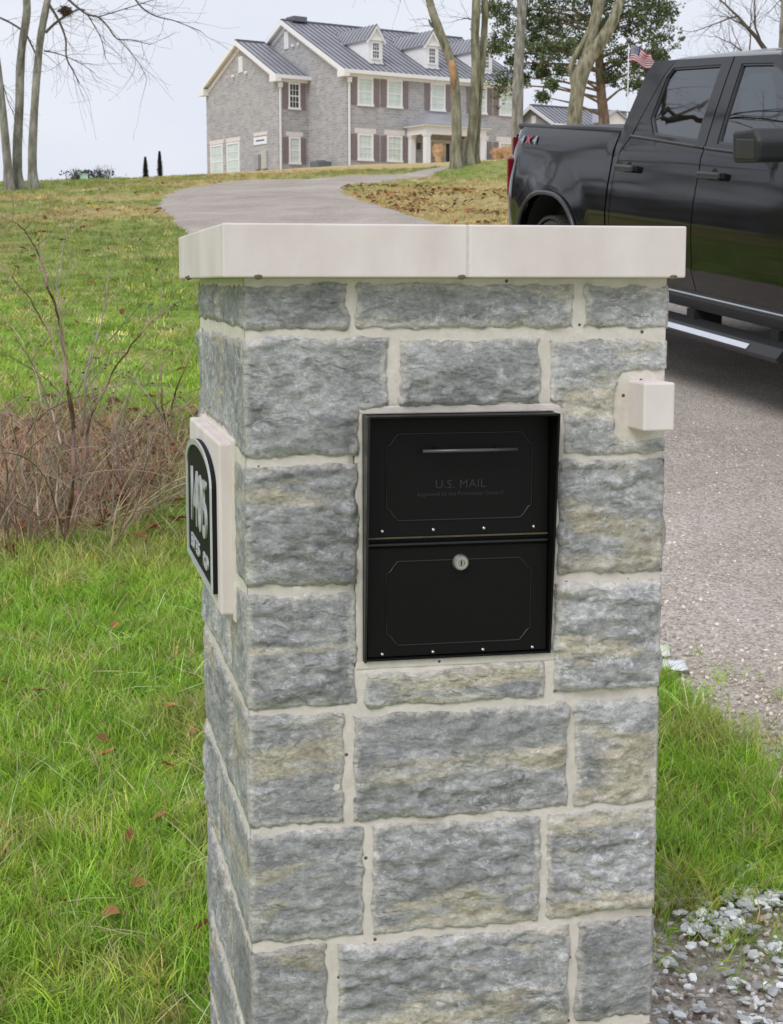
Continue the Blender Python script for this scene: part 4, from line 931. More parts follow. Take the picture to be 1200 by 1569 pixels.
px_tree('bare_tree', 34.8, [([(52, 289), (50, 262), (50, 225), (53, 165), (57, 110), (62, 60), (69, 20), (73, 0)], [18, 14, 13, 12, 12, 11, 11, 10])], 'bare grey tree nearest the house on the left, with a nest on its branch', M_bark, G1, seed=5,
        limbs=[([(70, 50), (82, 38), (95, 28), (108, 20), (122, 14), (130, 16)], [5, 4, 3.5, 3, 2.5, 2]),
               ([(74, 5), (85, 22), (95, 42), (101, 62), (102, 88), (112, 108), (122, 128)], [5, 4, 3.5, 3, 2.6, 2.4, 1.5]),
               ([(100, -6), (115, 8), (134, 22), (150, 26), (165, 40), (179, 59), (200, 61), (230, 68)], [4, 3.6, 3, 3, 2.6, 2.2, 1.6, 1]),
               ([(134, 22), (146, 42), (156, 62), (162, 90)], [2, 1.6, 1.3, 1]), ([(203, -8), (218, 12), (240, 25), (268, 32), (308, 48)], [3, 2.6, 2, 1.6, 1]),
               ([(68, 78), (80, 80), (100, 86), (125, 98), (145, 112)], [3, 2, 1.6, 1.2, 1]), ([(182, 60), (200, 80), (215, 100), (225, 120)], [1.4, 1.2, 1, .8]), ([(150, 26), (190, 14), (240, -2)], [2, 1.6, 1.2])])
nb = at(101, 17, 34.8); R_ = random.Random(2); mb = MB()
for i in range(260):
    a_ = R_.uniform(0, 6.28); e_ = R_.uniform(-1, 1); q = Vector((cos(a_) * sqrt(1 - e_ * e_), sin(a_) * sqrt(1 - e_ * e_), e_ * .85)) * R_.uniform(.04, .115); d_ = Vector((R_.uniform(-1, 1), R_.uniform(-1, 1), R_.uniform(-.5, .5))) * .09
    mb.tube([q - d_, q, q + d_ * .8], .007, 3, cap=False)
o = mb.build('nest', mat('nest_brown', (.13, .075, .05), .9), fix=False); o.location = nb; tag(o, 'small brown ball of twigs, a nest in the bare tree at top left', 'nest')
G2 = 'trees in front of the house'
px_tree('bare_tree', 37.9, [([(698, 265), (699, 240), (700, 200), (698, 150), (695, 110), (684, 75), (671, 42), (662, 15), (658, 0)], [20, 16, 15, 15, 13, 14, 14, 12, 11])], 'tree with a torn orange scar leaning left before the portico', M_barkm, G2, seed=7, limbs=[([(671, 46), (661, 38), (657, 30)], [5, 4, 2])])
P0 = at(692.5, 101, 37.6); mb = MB(); mb.tube([Vector((0, 0, .13)), Vector((.01, 0, .0)), Vector((.03, .0, -.25)), Vector((.035, 0, -.5))], [.05, .085, .07, .02], 8); sc_ = mb.build('torn_scar', M_wood, bpy.data.objects['bare_tree.003'], smooth=True); sc_.location = P0 - bpy.data.objects['bare_tree.003'].location
px_tree('bare_tree', 38.3, [([(716, 264), (719, 240), (724, 200), (727, 150), (729, 100), (728, 50), (730, 0)], [24, 17, 15, 14, 13, 13, 13]), ([(731, 262), (729, 235), (731, 200), (734, 150), (738, 100), (742, 50), (743, 0)], [14, 12, 11, 11, 11, 10, 9])],
        'mossy double-stemmed tree just right of the portico', M_barkm, G2, seed=8, dd=.8, limbs=[([(722, 30), (716, 28), (710, 29)], [2.5, 2, 1.5])])
px_tree('bare_tree', 46, [([(794, 256), (793, 230), (793, 180), (794, 130), (796, 80), (799, 30), (800, 0)], [22, 19, 17, 16, 15, 14, 14])], 'straight bare trunk rising just behind the truck tailgate', M_bark, G2, seed=9)
px_tree('bare_tree', 50, [([(880, 250), (880, 190), (884, 150), (890, 115), (905, 85), (922, 62), (938, 35), (947, 10), (952, 0)], [26, 23, 21, 26, 22, 19, 17, 15, 14]), ([(889, 120), (896, 95), (906, 62), (914, 30), (920, 0)], [16, 15, 14, 14, 13]), ([(882, 140), (876, 105), (879, 90), (893, 66), (906, 38), (912, 10), (913, 0)], [11, 10, 8, 8, 8, 8, 7])],
        'large bare tree forking into three limbs behind the truck', M_barkm, G2, seed=10, dd=.5)
# red cedar
ctb = at(927, 250, 55); ctb.z = gz(ctb.x, ctb.y); cedar = empty('cedar_tree', ctb, 0, 'evergreen cedar with dark ragged foliage behind the truck', 'tree', None)
mb = MB(); S = limb(mb, [at(*q, 55) - ctb for q in ((927, 260), (926, 190), (922, 150), (919, 110), (918, 70), (912, 30), (905, -20), (900, -80), (897, -140))], [q / 2 * 55 / 2500 for q in (18, 16, 14, 13, 12, 10, 9, 6, 2)], 10); mb.build('trunk', M_cedar, cedar, smooth=True)
M_cfol = mat('cedar_foliage', (.055, .08, .035), .85, var=.35, scale=2.0, tint=(.13, .17, .07))
R_ = random.Random(5); fb = MB(); bmn = MB()
blobs = [(775,20,26),(790,62,26),(771,128,20),(815,30,30),(850,52,30),(845,12,36),(880,20,36),(905,62,30),(930,30,36),(960,20,32),(985,32,28),(1006,58,26),(950,88,26),(985,92,22),(1003,10,24),(830,96,15),(866,72,26),(845,75,24),(832,148,8),(792,96,15),(936,118,16),(972,128,15),(1018,18,13),(800,118,9),(820,70,22),(762,70,14),(1010,84,15),
         (870,-35,46),(930,-45,48),(800,-30,36),(990,-30,38),(900,-110,44),(850,-90,34),(955,-100,34),(905,-170,26),(830,112,9),(858,108,10),(846,130,8),(1000,108,10),(752,10,13)]
for bx_, by_, br_ in blobs:
    D_ = 55 + R_.uniform(-1.6, 1.6); c = at(bx_, by_, D_) - ctb; rr_ = br_ * 55 / 2500
    tz = min(S, key=lambda q: abs(q.z - (c.z - .5))); bmn.tube([tz, (tz + c) / 2 + Vector((0, 0, .1)), c], [.05, .035, .012], 5, cap=False)
    for k in range(int(30 + br_ * 2.8)):
        v_ = Vector((R_.gauss(0, .62), R_.gauss(0, .55), R_.gauss(0, .5))) * rr_; cc = c + v_; sz = R_.uniform(.10, .22)
        tip = Vector((R_.uniform(-1, 1), R_.uniform(-1, 1), R_.uniform(-.7, .5))).normalized()
        for j in range(9):
            q = cc + tip * sz * (j / 9 - .3) + Vector((R_.gauss(0, .045), R_.gauss(0, .045), R_.gauss(0, .045))); e1 = Vector((R_.uniform(-1, 1), R_.uniform(-1, 1), R_.uniform(-1, 1))).normalized() * R_.uniform(.03, .065); e2 = e1.cross(tip + Vector((.1, .2, .3))).normalized() * R_.uniform(.018, .035)
            fb.add([q - e1, q + e2, q + e1 * 1.3, q - e2], [(0, 1, 2, 3)])
fb.build('crown', M_cfol, cedar, kind='stuff', fix=False); bmn.build('branches', M_cedar, cedar, kind='stuff', fix=False)
# bare tree at the right edge, and those off to the left which the truck mirrors
def wild_tree(name, x_, y_, h_, r_, label, seed, group=None, fan=14, lv=5, tw=1.0):
    R = random.Random(seed); o = empty(name, (x_, y_, gz(x_, y_)), 0, label, 'tree', group); mb = MB(); P = [Vector((0, 0, -.2))]; d = Vector((R.uniform(-.05, .05), R.uniform(-.05, .05), 1))
    for k in range(7): d = (d + Vector((R.uniform(-.1, .1), R.uniform(-.1, .1), .1))).normalized(); P.append(P[-1] + d * h_ / 7)
    S = limb(mb, P, [r_ * 1.2, r_, r_ * .9, r_ * .8, r_ * .65, r_ * .5, r_ * .35, r_ * .15], 9); mb.build('trunk', M_bark, o, smooth=True); b_ = MB()
    for k in range(fan):
        i = int(len(S) * R.uniform(.28, .98)) - 1; a_ = R.uniform(0, 6.28); grow(b_, S[i], Vector((cos(a_), sin(a_), R.uniform(.1, .8))), h_ * R.uniform(.16, .27) * tw, r_ * R.uniform(.25, .5), lv, R)
    b_.build('branches', M_twig, o, kind='stuff', fix=False); return o
pr = at(1190, 150, 66); wild_tree('bare_tree', pr.x + .4, 66, 11.8, .30, 'bare twiggy tree above the truck roof at the right edge', 21, None, fan=30, lv=5, tw=1.1)
wild_tree('bare_tree', -9.5, 19, 12, .22, 'bare tree just out of the picture at left, in line with the drive bend', 31, 'bare trees mirrored in the truck', fan=12, lv=4)
wild_tree('bare_tree', -15, 31, 13, .25, 'bare tree farthest out of the picture beyond the left lawn', 32, 'bare trees mirrored in the truck', fan=12, lv=4)
wild_tree('bare_tree', -12, 12.5, 12, .22, 'bare tree out of the picture at left, nearest the brambles', 34, 'bare trees mirrored in the truck', fan=12, lv=4)

R_ = random.Random(77); mb = MB()
for k in range(420):
    az = R_.uniform(radians(-88), radians(-21)); Dk = R_.uniform(52, 66); cx_, cy_ = sin(az) * Dk, cos(az) * Dk; g_ = gz(cx_, cy_); H_ = R_.uniform(4.2, 6.8); mb.tube([(cx_, cy_, g_ - .3), (cx_ + .2, cy_, g_ + H_)], [.14, .03], 4, cap=False)
    for j in range(60):
        q = Vector((cx_ + R_.gauss(0, 1.1), cy_ + R_.gauss(0, 1.1), g_ + H_ * R_.uniform(.05, 1.05))); e1 = Vector((R_.uniform(-1, 1), R_.uniform(-1, 1), R_.uniform(-.3, 1))).normalized() * R_.uniform(.3, .8); e2 = e1.cross(Vector((.2, .5, .7))).normalized() * .06
        mb.add([q - e1, q + e2, q + e1, q - e2], [(0, 1, 2, 3)])
tag(mb.build('woodland', M_twig, fix=False), 'leafless dark woodland beyond the field, out of the picture at left, mirrored in the truck', 'woodland', kind='stuff')

# ------------------------------------------------------------------ small far things
def on(px, D): 
    q = at(px, 260, D); return Vector((q.x, q.y, gz(q.x, q.y)))
M_conif = mat('dark_conifer', (.03, .045, .04), .9, var=.4, scale=8)
for px_, D_, h_, lb in ((223, 88, .98, 'shorter of two slim dark conifers on the crest left of the house'), (245, 88, 1.2, 'taller slim dark conifer on the crest nearer the house')):
    b = on(px_, D_); o = empty('conifer', b, 0, lb, 'tree', 'young conifers on the crest'); MB().tube([(0, 0, -.3), (0, 0, h_ * .3)], .04, 6).build('trunk', M_cedar, o); mb = MB(); R_ = random.Random(px_)
    for i in range(1500):
        z_ = R_.random(); rad = (.24 * (1 - z_ ** 2.2) * (.5 if z_ > .12 else 1.2) + .02) * R_.uniform(.4, 1.25); a_ = R_.uniform(0, 6.28); q = Vector((cos(a_) * rad, sin(a_) * rad, z_ * (h_ + .25) - .1)); e1 = Vector((cos(a_), sin(a_), .8)) * .05; e2 = Vector((-sin(a_), cos(a_), 0)) * .025
        mb.add([q - e1, q + e2, q + e1, q - e2], [(0, 1, 2, 3)])
    mb.build('foliage', M_conif, o, kind='stuff', fix=False)
b = on(128, 41); tb = empty('utility_box', b, .3, 'pale green utility box on the crest at left', 'utility box')
tb.scale = (.48, .48, .48); box('cabinet', (-.20, -.18, -.2), (.2, .18, .26), mat('pale_green', (.50, .74, .55), .6), tb, bevel=.015); box('lid', (-.22, -.2, .261), (.22, .2, .29), mat('pale_green_lid', (.52, .76, .58), .5), tb, bevel=.008)
for px_, D_, h_, w_, lb in ((114, 41, .40, .14, 'thin grey twiggy bush left of the pale green box'), (141, 41.5, .36, .3, 'low twiggy bush right of the pale green box'), (161, 42, .46, .24, 'reddish bare bush farthest right of the pale green box')):
    b = on(px_, D_); R_ = random.Random(px_); o = empty('bare_bush', b, 0, lb, 'bush', 'bushes round the pale green box'); mb = MB()
    for i in range(16): a_ = R_.uniform(0, 6.28); grow(mb, Vector((cos(a_) * .06, sin(a_) * .06, -.1)), Vector((cos(a_) * w_ * .9, sin(a_) * w_ * .9, h_)), h_ * .5, .014, 4, R_)
    mb.build('stems', M_twig, o, kind='stuff', fix=False)
    if px_ == 141:
        mb = MB()
        for i in range(500): q = Vector((R_.gauss(-.05, .3), R_.gauss(0, .12), R_.uniform(-.05, .22))); e1 = Vector((R_.uniform(-1, 1), 0, R_.uniform(-1, 1))) * .03; e2 = Vector((.01, 0, .02)); mb.add([q - e1, q + e2, q + e1, q - e2], [(0, 1, 2, 3)])
        mb.build('leaves', M_conif, o, kind='stuff', fix=False)
M_orn = mat('tan_grass', (.78, .54, .34), .9, var=.25, scale=6)
for px_, py_, D_, h_, w_, lb in ((672, 249, 99, 1.15, .38, 'round tan ornamental grass clump in front of the portico'), (764, 246, 103, .85, .5, 'left of the two low tan grass clumps before the right windows'), (780, 246, 102, .9, .5, 'right of the two low tan grass clumps, beside the tail light')):
    b = at(px_, py_, D_); g_ = gz(b.x, b.y); b.z = g_; R_ = random.Random(px_); mb = MB()
    for i in range(900):
        a_ = R_.uniform(0, 6.28); s0 = R_.uniform(0, 1); q0 = Vector((cos(a_) * w_ * .25 * s0, sin(a_) * w_ * .25 * s0, -.2)); q1 = Vector((cos(a_) * w_ * (.6 + .5 * s0), sin(a_) * w_ * (.6 + .5 * s0), h_ * (.55 + .3 * (1 - s0)))); q2 = q1 * 1.04 + Vector((cos(a_) * .06, sin(a_) * .06, h_ * R_.uniform(-.15, .18)))
        wv = Vector((-sin(a_), cos(a_), 0)) * .012; mb.add([q0 - wv, q0 + wv, q1 + wv, q1 - wv, q2], [(0, 1, 2, 3), (3, 2, 4)])
    o = mb.build('ornamental_grass', M_orn, fix=False); o.location = b; tag(o, lb, 'plant', 'ornamental grass clumps before the house')
# air conditioner by the gable wall
b = Vector((-2.77, 102.84, 0)) + Matrix.Rotation(HA, 3, 'Z') @ Vector((-.9, 1.6, 0)); b.z = gz(b.x, b.y)
ac = empty('air_conditioner', b, HA, 'low dark air conditioner against the gable wall', 'air conditioner'); box('casing', (-.5, -.5, -.3), (.5, .5, .42), mat('ac_grey', (.13, .14, .15), .5), ac, bevel=.03); MB().lathe([(0, .08), (.3, .07), (.36, 0)], (0, 0, .43), 'z', 14).build('fan_guard', M_seam, ac)
# flag
fb_ = at(960, 250, 48); fb_.z = gz(fb_.x, fb_.y); fp = empty('flagpole', fb_, 0, 'slim white flagpole behind the truck cab', 'flagpole')
ftop = at(960, 66, 48) - fb_; MB().tube([(0, 0, -.3), (0, 0, ftop.z)], [.022, .012], 8).build('pole', M_white, fp, smooth=True); MB().lathe([(0, .1), (.07, .05), (.07, -.02), (0, -.06)], (0, 0, ftop.z + .05), 'z', 10).build('finial', M_brass, fp, smooth=True)
M_red = mat('flag_red', (.36, .03, .07), .8); M_fw = mat('flag_white', (.58, .55, .58), .8); M_blue = mat('flag_blue', (.02, .03, .10), .8)
mb = MB(); nu, nv_ = 20, 26; W_, Hf = .80, .46
def fpt(i, j):
    s1 = i / nu; t1 = j / nv_; x_ = s1 * W_ * .78; dz = -s1 ** 1.15 * .34 - t1 * Hf * (1 - .12 * s1); return (x_ + .06 * sin(t1 * 5 + s1 * 4) * s1, .12 * sin(s1 * 9 + t1 * 2) * s1 - .25 * s1, dz + .04 * sin(s1 * 8))
for j in range(nv_ + 1):
    for i in range(nu + 1): mb.v.append(fpt(i, j))
for j in range(nv_):
    for i in range(nu):
        a_ = j * (nu + 1) + i; mb.f.append((a_, a_ + 1, a_ + nu + 2, a_ + nu + 1)); mb.m.append(2 if (j < 14 and i < 8) else (0 if (j // 2) % 2 == 0 else 1))
o = mb.build('flag', [M_red, M_fw, M_blue], smooth=True, fix=False); o.location = fb_ + Vector((.05, 0, ftop.z - .05)); md = o.modifiers.new('thick', 'SOLIDIFY'); md.thickness = .004; tag(o, 'drooping American flag with red and white stripes beside the cab', 'flag')
mb = MB()
for r_ in range(5):
    for c_ in range(6):
        s1, t1 = (c_ + .7) / 7 * 8, (r_ + .7) / 5.4 * 14; p_ = Vector(fpt(s1, t1)); d_ = .022
        for sgn in (-1, 1): q = p_ + Vector((0, .006 * sgn, 0)); mb.add([q + Vector((-d_, 0, 0)), q + Vector((0, 0, d_)), q + Vector((d_, 0, 0)), q + Vector((0, 0, -d_))], [(0, 1, 2, 3)])
mb.build('stars', M_fw, o, kind='stuff', fix=False)

# ------------------------------------------------------------------ THE TRUCK (x forward, y to its left, z up)
M_paint = mat('black_paint', (.006, .006, .007), .07, var=.05, ior=1.46)
M_blk = mat('black_plastic', (.022, .022, .024), .5, var=.1, scale=60)
M_blks = mat('satin_black', (.035, .035, .038), .32, var=.08)
M_tyre = mat('tyre', (.035, .034, .033), .8, var=.15, scale=20, bump=.2, bscale=90)
M_rim = mat('rim_metal', (.25, .25, .26), .3, metal=.9)
M_chr = mat('chrome', (.85, .86, .88), .28, metal=1, var=.04)
M_red2 = mat('tail_red', (.26, .006, .022), .15, var=.1, coat=1)
M_seat = mat('seat_cloth', (.06, .06, .065), .8)
M_dark = mat('underbody', (.012, .012, .012), .9)
def glass_mat(name, c, alpha):
    m, t, p = base_mat(name); n = t.nodes.new; l = t.links.new
    gl = n('ShaderNodeBsdfGlossy'); gl.inputs['Roughness'].default_value = .015; gl.inputs[0].default_value = (.95, .97, 1, 1)
    tr = n('ShaderNodeBsdfTransparent'); tr.inputs[0].default_value = c + (1,)
    fr = n('ShaderNodeFresnel'); fr.inputs[0].default_value = alpha
    ms = n('ShaderNodeMixShader'); l(fr.outputs[0], ms.inputs[0]); l(tr.outputs[0], ms.inputs[1]); l(gl.outputs[0], ms.inputs[2]); l(ms.outputs[0], t.nodes['Material Output'].inputs[0]); return m
M_gl_dark = glass_mat('privacy_glass', (.10, .10, .11), 2.1)
M_gl = glass_mat('green_tinted_glass', (.38, .52, .48), 2.0)
truck = empty('pickup_truck', (1.777, 12.713, 1.33), 0, 'black crew cab pickup truck parked on the gravel driveway', 'pickup truck')
truck.rotation_euler = (.040, .101, -1.273)
_fz = [.44, .50, .60, .70, .74, .80, .95, 1.10, 1.25, 1.30, 1.32, 1.345, 1.40, 1.455, 1.50, 1.70, 1.87, 1.92]
_fy = [.94, .965, .995, 1.030, 1.022, 1.030, 1.036, 1.022, .995, .985, .988, .975, .955, .930, .915, .825, .745, .70]
def fy(x, z, arch=True):
    y = float(np.interp(z, _fz, _fy))
    for xc in (1.03, 4.93):
        if arch and z < 1.2:
            d_ = math.hypot((x - xc) / .60, (z - .50) / .58); y += .022 * max(0, 1 - abs(d_ - .96) / .30) if d_ > .8 else 0
    if x < .35: y -= .10 * ((.35 - x) / .35) ** 2
    if x > 5.1: y -= .30 * ((x - 5.1) / .75) ** 2
    return y
def body(name, outline, m_, sgn, sp=.055, rim=.02, parent=None, off=0.):
    po = resample(outline, sp)
    mb, _ = panel(po, sp, lambda q, d: (q[0], -sgn * (fy(q[0], q[1]) + off), q[1]), lambda v3, q: (v3[0], v3[1] + sgn * rim, v3[2]), jit_in=.0)
    o = mb.build(name, m_, parent or truck, smooth=True); 
    e_ = o.modifiers.new('edges', 'EDGE_SPLIT'); e_.split_angle = radians(40); return o
def arch_pts(xc, z0=.56, hw=.56, n=18, e=2 / 2.5):
    r_ = []
    for k in range(n + 1):
        t_ = pi * k / n; cx_, sx_ = cos(t_), sin(t_); x_ = xc + hw * math.copysign(abs(cx_) ** e, cx_); z_ = .50 + .53 * abs(sx_) ** e
        if z_ >= z0: r_.append((x_, z_))
    return r_
for sgn in (1, -1):
    bedo = [(.10, .60), (.06, .95), (.09, 1.30), (.13, 1.42), (.20, 1.455), (1.925, 1.44), (1.935, .56)] + arch_pts(1.03) + [(.44, .58)]
    bs = body('bed_side', bedo, M_paint, sgn)
    MB().tube([(x_, -sgn * (fy(x_, z_, True) + .012), z_) for x_, z_ in arch_pts(1.03, .56, .565)], .017, 6).build('arch_lip', M_blks, bs, smooth=True)
    body('cab_pillar', [(1.955, .56), (1.950, 1.45), (1.955, 1.80), (2.0, 1.872), (2.30, 1.872), (2.22, 1.80), (2.155, 1.57), (2.11, 1.43), (2.035, 1.33), (2.0, 1.22), (1.995, .56)], M_paint, sgn, .05)
    rd = body('rear_door', [(2.007, .58), (2.007, 1.22), (2.045, 1.325), (2.12, 1.42), (3.108, 1.375), (3.118, .58)], M_paint, sgn)
    fd = body('front_door', [(3.128, .58), (3.120, 1.373), (4.26, 1.335), (4.25, 1.0), (4.20, .75), (4.10, .58)], M_paint, sgn)
    fe = body('fender', [(4.13, .58), (4.215, .75), (4.262, 1.0), (4.272, 1.335), (5.5, 1.25), (5.78, 1.10), (5.82, .65), (5.5, .58)] + arch_pts(4.93) + [(4.36, .58)], M_paint, sgn)
    MB().tube([(x_, -sgn * (fy(x_, z_, True) + .012), z_) for x_, z_ in arch_pts(4.93, .56, .565)], .017, 6).build('arch_lip', M_blks, fe, smooth=True)
    def ring(parent, outer, inner, m_, off=0.0, nm='window_frame'):
        n_ = 44
        def loop(P):
            P = list(P); L_ = [0]
            for i in range(len(P)): L_.append(L_[-1] + math.dist(P[i], P[(i + 1) % len(P)]))
            o_ = []
            for k in range(n_):
                s_ = L_[-1] * k / n_; i = max(j for j in range(len(P)) if L_[j] <= s_ + 1e-9); t_ = (s_ - L_[i]) / (L_[i + 1] - L_[i]); a_, b_ = P[i], P[(i + 1) % len(P)]; o_.append((a_[0] + (b_[0] - a_[0]) * t_, a_[1] + (b_[1] - a_[1]) * t_))
            return o_
        # match by corner: sample edge by edge instead
        A_, B_ = [], []
        for i in range(len(outer)):
            for k in range(5):
                t_ = k / 5
                for P, Q in ((outer, A_), (inner, B_)):
                    a_, b_ = P[i], P[(i + 1) % len(P)]; Q.append((a_[0] + (b_[0] - a_[0]) * t_, a_[1] + (b_[1] - a_[1]) * t_))
        mb = MB(); n_ = len(A_); V = lambda q, d_: (q[0], -sgn * (fy(q[0], q[1], False) + d_), q[1])
        mb.add([V(q, off) for q in A_] + [V(q, off) for q in B_] + [V(q, off - .022) for q in B_] + [V(q, off - .02) for q in A_], [(i, (i + 1) % n_, n_ + (i + 1) % n_, n_ + i) for i in range(n_)] + [(n_ + i, n_ + (i + 1) % n_, 2 * n_ + (i + 1) % n_, 2 * n_ + i) for i in range(n_)] + [(i, (i + 1) % n_, 3 * n_ + (i + 1) % n_, 3 * n_ + i) for i in range(n_)])
        o = mb.build(nm, m_, parent, smooth=True); e_ = o.modifiers.new('edges', 'EDGE_SPLIT'); e_.split_angle = radians(40); return o
    ro = [(2.125, 1.424), (2.165, 1.57), (2.23, 1.80), (2.305, 1.872), (3.00, 1.874), (3.105, 1.380)]; ri = [(2.40, 1.435), (2.285, 1.53), (2.262, 1.77), (2.30, 1.825), (2.90, 1.832), (2.99, 1.408)]
    ring(rd, ro, ri, M_paint)
    B_ = [(2.415, 1.447), (2.30, 1.54), (2.276, 1.765), (2.31, 1.813), (2.885, 1.820), (2.972, 1.420)]
    ring(rd, ri, B_, M_blks, -.006, 'rubber_seal')
    fo = [(3.118, 1.378), (3.013, 1.874), (3.50, 1.872), (3.76, 1.80), (4.05, 1.62), (4.34, 1.40), (4.26, 1.340)]; fi = [(3.235, 1.402), (3.130, 1.832), (3.48, 1.828), (3.71, 1.76), (3.98, 1.60), (4.14, 1.46), (4.10, 1.385)]
    ring(fd, fo, fi, M_paint)
    Bf = [(3.250, 1.414), (3.147, 1.820), (3.475, 1.816), (3.70, 1.75), (3.965, 1.593), (4.12, 1.46), (4.09, 1.398)]
    ring(fd, fi, Bf, M_blks, -.006, 'rubber_seal')
    def gpanel(P, m_, parent):
        po = resample(P, .08); mb, _ = panel(po, .08, lambda q, d: (q[0], -sgn * (fy(q[0], q[1], False) - .016), q[1]), None, jit_in=0)
        return mb.build('window', m_, parent, smooth=True, fix=False)
    gpanel(B_, M_gl_dark, rd); gpanel(Bf, M_gl, fd)
    # black trim along the sills
    for par, xa, xb, za, zb in ((rd, 2.12, 3.10, 1.424, 1.378), (fd, 3.125, 4.26, 1.376, 1.338)):
        MB().tube([(xa + (xb - xa) * k / 8, -sgn * (fy(xa, za + (zb - za) * k / 8, False) + .004), za + (zb - za) * k / 8) for k in range(9)], .009, 6).build('sill_trim', M_blks, par, smooth=True)
    # handles
    for par, xa in ((rd, 2.07), (fd, 3.17)):
        yy = fy(xa + .1, 1.235)
        mb = MB(); mb.lathe([(0, -.004), (.045, -.002), (.05, .003)], (xa + .13, -sgn * (yy - .004), 1.225), 'y', 16); mb.build('handle_pocket', M_dark, par)
        y0_, y1_ = sorted((-sgn * (yy + .020), -sgn * (yy + .045))); h = box('door_handle', (xa, y0_, 1.215), (xa + .255, y1_, 1.255), M_blks, par, bevel=.012)
        for xx in (xa + .01, xa + .215): y0_, y1_ = sorted((-sgn * (yy - .01), -sgn * (yy + .03))); box('handle_mount', (xx, y0_, 1.220), (xx + .03, y1_, 1.25), M_blks, h)
    # rocker and running board
    mb = MB(); pr_ = [(.90, .585), (.975, .585), (.985, .53), (.965, .47), (.86, .46)]; mb.prism([(1.62, -sgn * q[0], q[1]) for q in pr_], (2.74, 0, 0)); mb.build('rocker', M_blks, truck, smooth=False)
    MB().tube([(1.66, -sgn * .988, .553), (4.32, -sgn * .988, .553)], .006, 5).build('rocker_bead', M_chr, truck)
    mb = MB(); pr_ = [(.93, .415), (1.083, .411), (1.128, .362), (1.10, .335), (.94, .35)]; mb.prism([(1.72, -sgn * q[0], q[1]) for q in pr_], (2.55, 0, 0)); rb = mb.build('running_board', M_blk, truck, bevel=.006)
    mb = MB(); pr_ = [(1.101, .3955), (1.103, .3980), (1.125, .3735), (1.122, .3710)]; mb.prism([(1.82, -sgn * q[0], q[1]) for q in pr_], (2.14, 0, 0)); mb.build('chrome_strip', M_chr, rb)
    for xx in (2.0, 3.0, 3.95): y0_, y1_ = sorted((-sgn * .80, -sgn * .98)); box('step_bracket', (xx, y0_, .37), (xx + .09, y1_, .47), M_dark, rb)
    # mirror
    y0_, y1_ = sorted((-sgn * 1.08, -sgn * 1.37)); mi = MB(); mi.prism([(4.16, -sgn * 1.06, 1.335), (4.145, -sgn * 1.06, 1.49), (4.36, -sgn * 1.06, 1.51), (4.42, -sgn * 1.06, 1.45), (4.40, -sgn * 1.06, 1.35)], (0, -sgn * .30, 0)); mo = mi.build('side_mirror', M_blk, truck, bevel=.022, seg=3)
    y0_, y1_ = sorted((-sgn * 1.355, -sgn * 1.366)); box('mirror_cap', (4.205, y0_, 1.362), (4.38, y1_, 1.455), M_blks, mo, bevel=.005); y0_, y1_ = sorted((-sgn * .93, -sgn * 1.07)); box('mirror_arm', (4.22, y0_, 1.375), (4.32, y1_, 1.43), M_blk, mo, bevel=.01)
    y0_, y1_ = sorted((-sgn * 1.08, -sgn * 1.34)); box('mirror_glass', (4.142, y0_, 1.355), (4.1465, y1_, 1.475), M_chr, mo)
    # tail light
    tl = MB()
    for z0_, z1_, xo in ((1.245, 1.385, .0), (.955, 1.235, .0)):
        tl = MB(); tl.prism([(.005 + xo, -sgn * .80, z0_), (-.01, -sgn * .86, z0_), (.03, -sgn * (fy(.03, z0_) + .006), z0_), (.13, -sgn * (fy(.13, z0_) + .006), z0_), (.12, -sgn * .85, z0_)], (0, 0, z1_ - z0_)); tl.build('tail_light', M_red2, truck, bevel=.012)
    # wheels
    for xc, yc in ((1.05, .90), (4.93, .90)):
        prof = [(.24, -.13), (.36, -.135), (.41, -.12), (.428, -.09), (.43, 0), (.428, .09), (.41, .12), (.36, .135), (.24, .13)]
        wh = MB().lathe(prof, (xc, -sgn * yc, .43), 'y', 48).build('wheel', M_tyre, truck, smooth=True)
        tb_ = MB()
        for k in range(56):
            a_ = 2 * pi * k / 56
            for off_, w2 in ((-.095, .035), (-.03, .025), (.03, .025), (.095, .035)):
                aa = a_ + (pi / 56 if abs(off_) < .05 else 0); c_, s_ = cos(aa), sin(aa); q = []
                for dr in (.422, .444):
                    for da, dy in ((-.02, -w2), (.02, -w2), (.02, w2), (-.02, w2)):
                        q.append((xc + dr * c_ - da * s_, -sgn * yc + off_ + dy, .43 + dr * s_ + da * c_))
                tb_.add(q, [(4, 5, 6, 7), (0, 1, 5, 4), (1, 2, 6, 5), (2, 3, 7, 6), (3, 0, 4, 7)])
        tb_.build('tread', M_tyre, wh, kind='stuff')
        rm = MB(); rm.lathe([(.245, -.12), (.235, -.06), (.22, .05)], (xc, -sgn * yc, .43), 'y', 40)
        for k in range(6):
            a_ = 2 * pi * k / 6; c_, s_ = cos(a_), sin(a_); y_ = -sgn * (yc + .085); P = [(.05, -.045), (.235, -.03), (.235, .03), (.05, .045)]; rm.prism([(xc + u_ * c_ - v_ * s_, y_, .43 + u_ * s_ + v_ * c_) for u_, v_ in P], (0, sgn * .03, 0))
        rm.lathe([(0, -.0), (.07, 0), (.075, sgn * .04)], (xc, -sgn * (yc + .10), .43), 'y', 20); rm.build('rim', M_rim, wh, smooth=False)
        # dark wheel house
        mw = MB(); A_ = arch_pts(xc, .50, .575, 14); y0_, y1_ = -sgn * .60, -sgn * 1.0
